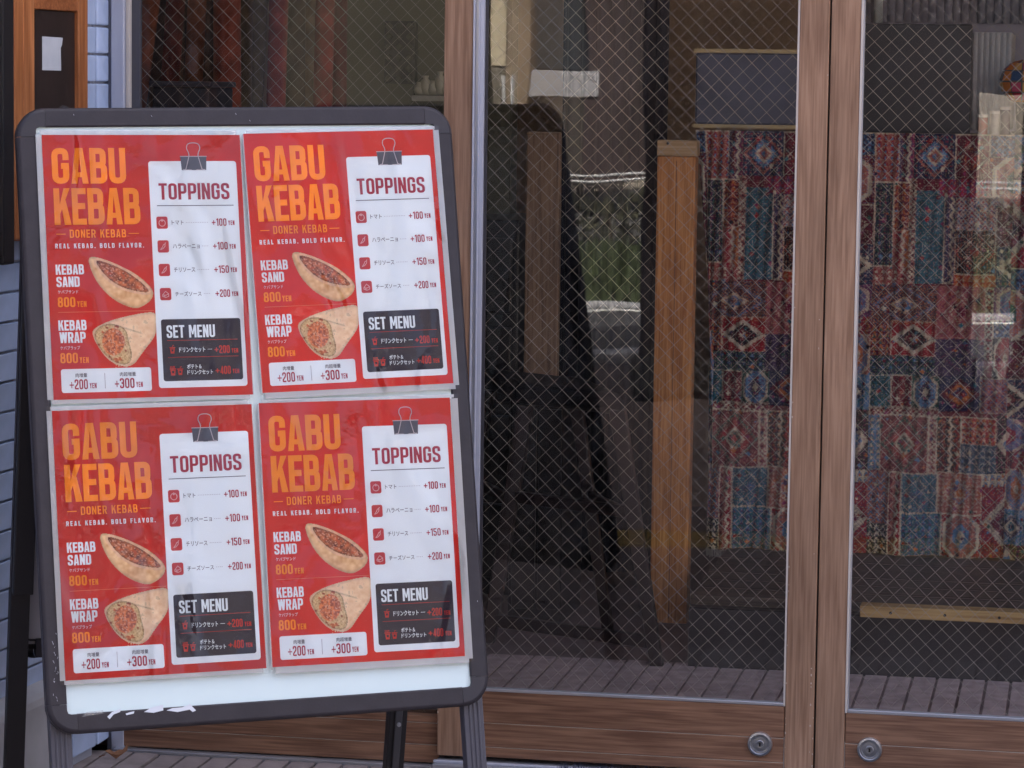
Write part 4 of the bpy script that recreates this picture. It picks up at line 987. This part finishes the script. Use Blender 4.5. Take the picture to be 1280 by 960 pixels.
FL=mat('pale grey laminate',(.42,.42,.44),.5); a=P(1216,40,YC+.2); b=P(1262,163,YC+.2)
part('body',MB().box((a.x,YC+.2,b.z),(b.x,YC+.5,a.z)),FL,fc,bevel=.003)
for i in range(7):
    x=a.x+(b.x-a.x)*(i+.5)/7; part('flute',MB().tube((x,YC+.2,b.z+.002),(x,YC+.2,a.z-.002),(b.x-a.x)/17,n=10),FL,fc,smooth=True)
ws=root('wall_shelf_unit','grey blue corrugated shutter panel on the back wall above the blackboard','shutter',tuple(P(1180,20,YB-.05)))
SHM=mat('grey blue shutter',(.42,.42,.52),.5,.1)
a=P(1068,-200,YB-.06); b=P(1330,30,YB-.06)
n=26
for i in range(n):
    xa=a.x+(b.x-a.x)*i/n; part('rib',MB().tube((xa,YB-.05,b.z),(xa,YB-.05,a.z),(b.x-a.x)/n*.5,n=8),SHM,ws,smooth=True)
a=P(1100,-60,YB-.12); b=P(1107,29,YB-.12); part('white_pipe',MB().tube((a.x,YB-.13,b.z),(a.x,YB-.13,a.z),.012,n=12),WHT,ws,smooth=True)
a=P(1060,80,YB-.02); b=P(1330,165,YB-.02); tag(part('pale_board',MB().box((a.x,YB-.03,b.z-.1),(b.x,YB-.005,a.z+.18)),mat('pale lilac board',(.42,.40,.52),.6,var=(4,.1)),None),'pale lilac board on the back wall behind the fluted cabinet','board')
# mosaic lamp
lr=root('mosaic_lamp','small glass mosaic lamp in red and orange on a dark stand at the right','lamp',tuple(P(1272,168,YC+.12)))
c=P(1278,102,YC+.12); s=F/YC
cols=[(.35,.02,.04),(.55,.16,.02),(.12,.02,.05),(.5,.25,.05),(.02,.05,.12),(.4,.05,.1)]
for lat in range(6):
    for lon in range(12):
        t0,t1=math.pi*lat/6,math.pi*(lat+1)/6; g0,g1=2*math.pi*lon/12,2*math.pi*(lon+1)/12; R_=.05
        def sp(t,g,k=1.0): return c+Vector((math.sin(t)*math.cos(g),math.sin(t)*math.sin(g),math.cos(t)*.95))*R_*k
        mb=MB(); e=.04
        mb.hexa([sp(t0+e,g0+e,.97),sp(t0+e,g1-e,.97),sp(t1-e,g1-e,.97),sp(t1-e,g0+e,.97)],[sp(t0+e,g0+e),sp(t0+e,g1-e),sp(t1-e,g1-e),sp(t1-e,g0+e)])
        if (lat,lon)==(0,0): gm=[mat('mosaic glass',cc,.2,spec=.7) for cc in cols]
        part('glass_chip',mb,gm[(lat*5+lon*7+lat*lon)%6],lr)
part('globe',MB().lathe([(0,-.046),(.02,-.042),(.035,-.033),(.045,-.017),(.0475,0),(.045,.017),(.035,.033),(.02,.042),(0,.046)],24,'z') if False else (lambda m:(setattr(m,'T',Matrix.Translation(c)),m.lathe([(0,-.0455),(.02,-.041),(.034,-.031),(.044,-.016),(.0475,0),(.044,.016),(.034,.031),(.02,.041),(0,.0455)],24,'z'),m)[2])(MB()),mat('lamp grout',(.05,.04,.03),.6),lr,smooth=True)
zb=P(1272,171,YC+.12).z
part('stand',MB().tube((c.x,c.y,zb+.012),(c.x,c.y,c.z-.044),.01,.014,n=14),BKM,lr,smooth=True)
part('foot',MB().tube((c.x,c.y,zb),(c.x,c.y,zb+.012),.042,.02,n=20),BKM,lr,smooth=True)
# paper cups / spice tins in front
for k,(u,cc) in enumerate(((1228,(.30,.04,.03)),(1243,(.45,.40,.34)),(1256,(.05,.02,.03)))):
    q=P(u,170,YC+.05); r=root('spice_tin',['small red tin on the counter edge under the fluted cabinet','small cream tin between the red and the black tin','small black tin nearest the mosaic lamp'][k],'tin',(q.x,YC+.05,q.z),'three small tins on the counter'); m_=mat('tin paint',cc,.4,.2,var=(30,.3))
    part('can',MB().tube((q.x,YC+.05,q.z),(q.x,YC+.05,q.z+.04+.008*k),.011,n=16),m_,r,smooth=False); part('lid',MB().tube((q.x,YC+.05,q.z+.0402+.008*k),(q.x,YC+.05,q.z+.046+.008*k),.0118,n=16),BEAD,r)
# orange wooden post
YP=6.45; a=P(822,175,YP); b=P(859,746,YP)
pp=root('wooden_post','square orange brown wooden post with pale cap left of the kilim counter','post',((a.x+b.x)/2,YP+.04,0))
PO=wood('orange post wood',(.36,.125,.035),(.66,.29,.095),'z',rough=.45,fine=1.2)
zc_=P(845,195,YP).z
part('shaft',MB().box((a.x,YP,.0),(b.x,YP+.05,zc_-.001)),PO,pp,bevel=.003)
cp=part('cap_block',MB().box((a.x-.001,YP-.002,zc_),(b.x+.003,YP+.052,a.z)),wood('pale cap wood',(.42,.26,.13),(.62,.42,.24),'x'),pp,bevel=.003)
q=P(835,179,YP-.003); mb=MB(); mb.tube((q.x,YP-.0035,q.z),(q.x,YP-.001,q.z),.0035,n=8); link('screw',mb.mesh('screw',DARKGAP,off=pp.location),cp)
part('inlay_strip',MB().box((a.x+.041,YP-.0012,.01),(a.x+.043,YP-.0004,zc_-.01)),mat('groove',(.24,.10,.04),.6),pp)  # thin darker strip painted in for the shade of a groove
# bar stool, dark brown, inside behind the left door
CHM=mat('dark stained wood',(.020,.009,.008),.4,var=(14,.3),bump=(50,.2))
YL,YR_=6.14,5.97
st=root('bar_stool','tall dark brown wooden bar stool standing just inside the left glass door','stool',tuple(P(716,845,6.05))); st.location.z=0
def leg_(u0,v0,u1,v1,Y0,Y1,wd=.03):
    a=P(u0,v0,Y0); b=P(u1,v1,Y1); b.z=0.001; k=wd/2; mb=MB()
    mb.hexa([(b.x-k*.8,b.y-k*.8,b.z),(b.x+k*.8,b.y-k*.8,b.z),(b.x+k*.8,b.y+k*.8,b.z),(b.x-k*.8,b.y+k*.8,b.z)],[(a.x-k,a.y-k,a.z),(a.x+k,a.y-k,a.z),(a.x+k,a.y+k,a.z),(a.x-k,a.y+k,a.z)])
    part('leg',mb,CHM,st,bevel=.003); return a,b
La,Lb=leg_(658,505,610,836,YL,YL-.02,.034); Ra,Rb=leg_(772,512,821,850,YR_,YR_-.02,.032)
def between(a,b,z): t=(z-b.z)/(a.z-b.z); return b+(a-b)*t
def stretch(p,q,th,k=.009):
    d=(q-p).normalized(); n_=Vector((d.y,-d.x,0)).normalized()*k; p=p+d*.012; q=q-d*.012; h_=Vector((0,0,th/2)); mb=MB()
    mb.hexa([tuple(p-h_-n_),tuple(q-h_-n_),tuple(q-h_+n_),tuple(p-h_+n_)],[tuple(p+h_-n_),tuple(q+h_-n_),tuple(q+h_+n_),tuple(p+h_+n_)]); part('stretcher',mb,CHM,st,bevel=.002)
for v,th in ((640,.024),(800,.026)):
    z=P(800,v,YR_).z; stretch(between(La,Lb,z),between(Ra,Rb,z),th)
bk=Vector((-.13,.26,0))
La2,Lb2=La+bk,Lb+bk*1.1; Ra2,Rb2=Ra+bk,Rb+bk*1.1
for a,b in ((La2,Lb2),(Ra2,Rb2)):
    k=.014; b=Vector((b.x,b.y,.001)); mb=MB(); mb.hexa([(b.x-k*.8,b.y-k*.8,b.z),(b.x+k*.8,b.y-k*.8,b.z),(b.x+k*.8,b.y+k*.8,b.z),(b.x-k*.8,b.y+k*.8,b.z)],[(a.x-k,a.y-k,a.z),(a.x+k,a.y-k,a.z),(a.x+k,a.y+k,a.z),(a.x-k,a.y+k,a.z)]); part('leg',mb,CHM,st,bevel=.003)
for a,b,c_2,d2 in ((La,Lb,La2,Lb2),(Ra,Rb,Ra2,Rb2)): stretch(between(a,b,.3),between(c_2,d2,.3),.022,.007)
sz_=La.z+.002; up=Vector((0,0,.045)); q4=[Vector((p.x,p.y,sz_)) for p in (La,Ra,Ra2,La2)]; cc=sum(q4,Vector())/4; q4=[p+(p-cc).normalized()*.03 for p in q4]
mb=MB(); mb.hexa([tuple(p) for p in q4],[tuple(p+up) for p in q4]); part('seat',mb,mat('black seat pad',(.012,.010,.012),.6),st,bevel=.014,seg=3)
# dark cabinet, tan panel, curtain, picture further in
r=root('drawer_cabinet','black low cabinet inside beside the left edge of the glass','cabinet',tuple(P(630,600,6.7))); r.location.z=0
a=P(540,273,6.7); b=P(650,273,6.7)
part('body',MB().box((a.x,6.7,.002),(b.x,7.1,a.z)),mat('black lacquer',(.008,.006,.006),.4),r,bevel=.006)
for i in range(4): 
    z=a.z-.04-i*.2; part('drawer',MB().box((a.x+.02,6.688,z-.17),(b.x-.015,6.699,z)),mat('black drawer front',(.012,.009,.008),.35) if i==0 else bpy.data.materials['black drawer front'],r,bevel=.004)
LCZ=P(675,492,6.35).z
tp=part('panel',MB().box((P(655,300,6.35).x,6.36,LCZ+.001),(P(698,300,6.35).x,6.38,P(675,165,6.35).z)),wood('tan panel wood',(.15,.085,.05),(.28,.17,.10),'z'),None,bevel=.004)
lc=root('low_chest','low black chest carrying the tan screen board behind the bar stool','chest',(P(675,500,6.45).x,6.4,0))
part('body',MB().box((P(640,500,6.35).x,6.33,.001),(P(706,500,6.35).x,6.6,LCZ)),mat('black chest paint',(.010,.008,.008),.45),lc,bevel=.004)
for i in range(2): part('door',MB().box((P(642+i*32,500,6.33).x+.002,6.322,.04),(P(673+i*32,500,6.33).x-.002,6.3295,LCZ-.03)),mat('black chest door',(.014,.010,.010),.4),lc,bevel=.002)
tag(tp,'tall tan wooden screen board standing between the black cabinet and the dark curtain','screen'); tp.name='room_divider'
# curtain with folds
def drape(name,label,u0,u1,v1,Y,col,folds,amp=.02,ztop=2.3):
    xa=P(u0,300,Y).x; xb=P(u1,300,Y).x; zb_=max(.02,P((u0+u1)/2,v1,Y).z); n=max(24,folds*10); vs=[];fs=[]
    for i in range(n+1):
        t=i/n; x=xa+(xb-xa)*t
        for j,z in enumerate((ztop,(ztop+zb_)/2,zb_)): vs.append((x+(.004*math.sin(i*.7) if j==2 else 0),Y+amp*(1 if j else .7)*math.sin(t*folds*2*math.pi+j*.4),z))
    for i in range(n):
        for j in range(2): k=i*3+j; fs.append((k,k+3,k+4,k+1))
    mb=MB(); mb.add(vs,fs); o=part(name,mb,mat(name+' cloth',col,.95,var=(12,.25)),None,smooth=True); m=o.modifiers.new('thick','SOLIDIFY'); m.thickness=.003; tag(o,label,'curtain'); return o
drape('curtain','dark blue black curtain hanging behind the left glass door',700,830,760,7.0,(.018,.018,.030),7)
drape('curtain','dark red curtain high up behind the left glass door beside the tan wall',742,795,175,7.4,(.07,.012,.012),3)
# left window: rolled rugs leaning, picture, box
YR=6.2
cl=[(.20,.055,.022),(.13,.020,.016),(.22,.060,.020),(.24,.045,.020),(.09,.055,.025),(.13,.095,.045),(.20,.030,.020),(.06,.03,.02),(.14,.075,.045),(.20,.028,.022),(.10,.016,.014)]
us=[(204,176),(228,216),(252,246),(283,290),(307,308),(330,322),(352,350),(372,374),(392,390),(410,408),(424,426)]
names=['orange brown','dark wine red','rust orange','broad brick red','olive brown','sandy tan','deep red','dark umber','beige brown','scarlet red','dark maroon']
for k,((ut,ub),cc) in enumerate(zip(us,cl)):
    a=P(ut,-120,YR+(k%3)*.12); b=P(ub,140,YR+(k%3)*.12); d=(b-a); t=(0.001-a.z)/d.z; b=a+d*t; b.y-=.12
    r=root('rolled_rug',names[k]+' rolled rug leaning upright behind the window'+(' at the dark left edge' if k==0 else ' beside the olive wall' if k==10 else ''),'rug',(b.x,b.y,0),'rolled rugs leaning behind the window')
    R_=.021 if k!=3 else .03
    m_=mat('rug pile',tuple(min(.8,1.3*c) for c in cc),.95,var=(26,.35),bump=(60,.6)); part('roll',MB().tube(b,a,R_,R_*.95,n=20),m_,r,smooth=True)
    w_=(a-b).normalized(); 
    part('core_roll',MB().tube(a+w_*.001,a+w_*.01,R_*.5,n=12),m_,r)
    for tt in (.22,.62): part('string',MB().tube(b+w_*tt,b+w_*(tt+.006),R_*1.06,n=16),BEAD,r)
bxr=root('storage_box','dark blue grey storage box in front of the rolled rugs','box',tuple(P(225,140,5.95)))
a=P(190,101,5.95); b=P(262,200,5.95)
part('body',MB().box((a.x,5.95,b.z),(b.x,6.12,a.z-.012)),mat('slate box',(.04,.042,.06),.6,var=(8,.2)),bxr,bevel=.004); part('lid',MB().box((a.x-.005,5.942,a.z-.0115),(b.x+.005,6.128,a.z)),mat('slate lid',(.055,.055,.08),.5),bxr,bevel=.003)
part('support',MB().box((a.x+.01,5.96,.0),(b.x-.01,6.11,b.z-.0005)),CB,bxr)
tag(part('olive_wall',MB().box((P(431,60,7.0).x,7.0,.001),(P(640,60,7.0).x,7.08,2.59)),GRW,None),'olive grey partition wall behind the window and the wood post','partition wall')
pc=root('framed_carving','dark framed carved panel hanging on the olive grey partition','picture',tuple(P(499,65,6.97)))
a=P(481,26,6.97); b=P(519,105,6.97)
part('frame',MB().box((a.x,6.965,b.z),(b.x,6.998,a.z)),mat('near black frame',(.015,.013,.010),.5),pc,bevel=.003)
mb=MB()
for i in range(6):
    for j in range(3):
        cx=a.x+(b.x-a.x)*(j+.5)/3; cz=b.z+(a.z-b.z)*(i+.5)/6; w_=(b.x-a.x)/6*.75
        part('carved_rosette',MB().prism([(cx-w_,cz),(cx,cz-w_),(cx+w_,cz),(cx,cz+w_)],6.958,6.966),mat('carving',(.05,.045,.03),.5) if (i,j)==(0,0) else bpy.data.materials['carving'],pc,bevel=.002)
cbm=root('white_crockery_shelf','small shelf of pale crockery on the partition beside the wood post','shelf',tuple(P(542,125,6.9)))  # made-up shelf and vases stand in for a bright reflection in the glass
a=P(519,119,6.9); b=P(572,127,6.9); part('shelf_board',MB().box((a.x,6.86,b.z),(b.x,6.998,a.z)),mat('pale shelf',(.30,.28,.24),.6),cbm,bevel=.002)
CRK=mat('cream crockery',(.42,.38,.28),.35)
for i,(u,hh) in enumerate(((524,.030),(532,.045),(541,.034),(550,.055),(558,.040))):
    q=P(u,119,6.93); mb=MB(); mb.T=Matrix.Translation((q.x,6.93,a.z+.0005)); mb.lathe([(0,0),(.009,0),(.014,hh*.35),(.012,hh*.7),(.006,hh*.85),(.008,hh)],16,'z'); 
    tag(part('pale_vase',mb,CRK,None,smooth=True),['smallest cream vase at the left end of the crockery shelf','second cream vase from the left on the crockery shelf','middle cream vase on the crockery shelf','tallest cream vase on the crockery shelf','cream vase at the right end of the crockery shelf'][i],'vase','cream vases on the shelf')
# ------------------------------------------------------------------ door mat and dry leaf
xm=P(697,955,4.98).x
dm=root('door_mat','dark navy blue bristle door mat in front of the glass doors','door mat',(xm+.6,4.66,0))
part('base',MB().box((xm,4.36,.0015),(xm+1.25,D-.068,.014)),mat('mat rubber',(.015,.015,.02),.8),dm,bevel=.003)
v=[];f=[]; n=60000
bx_=rng.uniform(xm+.004,xm+1.245,n); by=rng.uniform(4.365,D-.07,n); an=rng.uniform(0,6.28,n); hh=rng.uniform(.030,.042,n); tl_=rng.normal(0,.004,(n,2))
for i in range(n):
    c,s=math.cos(an[i])*.0011,math.sin(an[i])*.0011; k=3*i
    v+=[(bx_[i]-c,by[i]-s,.0135),(bx_[i]+c,by[i]+s,.0135),(bx_[i]+tl_[i,0],by[i]+tl_[i,1],hh[i])]; f.append((k,k+1,k+2))
me=bpy.data.meshes.new('bristles'); me.from_pydata([(a-dm.location[0],b-dm.location[1],c) for a,b,c in v],[],f); me.materials.append(mat('navy bristle',(.035,.042,.085),.9)); o=link('bristles',me,dm); o['kind']='stuff'; dm.location.z=GZ
q=P(145,941,D-.085); mb=MB()
out=[(-.020,-.004),(-.012,.006),(-.004,.004),(.004,.009),(.014,.006),(.019,.016),(.020,.003),(.014,-.006),(.004,-.009),(-.008,-.008)]
n=len(out); vs=[(q.x+a,q.y+b*.4,.004+abs(a)*.35+max(0,b)*.9+.004) for a,b in out]; vs+=[(x+.0002,y+.0006,z-.0004) for x,y,z in vs]; cen=len(vs); vs+=[(q.x,q.y-.001,.002),(q.x,q.y,.0016)]
fs=[(i,(i+1)%n,cen) for i in range(n)]+[(n+(i+1)%n,n+i,cen+1) for i in range(n)]+[(i,n+i,n+(i+1)%n,(i+1)%n) for i in range(n)]
mb.add(vs,fs); lf=root('dry_leaf','small curled brown dry leaf at the foot of the window frame','leaf',(q.x,q.y,0))
LFM=mat('dry leaf',(.30,.15,.08),.8,var=(60,.35)); part('blade',mb,LFM,lf); _=part('stalk',MB().tube((q.x-.019,q.y-.002,.008),(q.x-.032,q.y+.004,.003),.0008,n=6),LFM,lf); lf.location.z=GZ
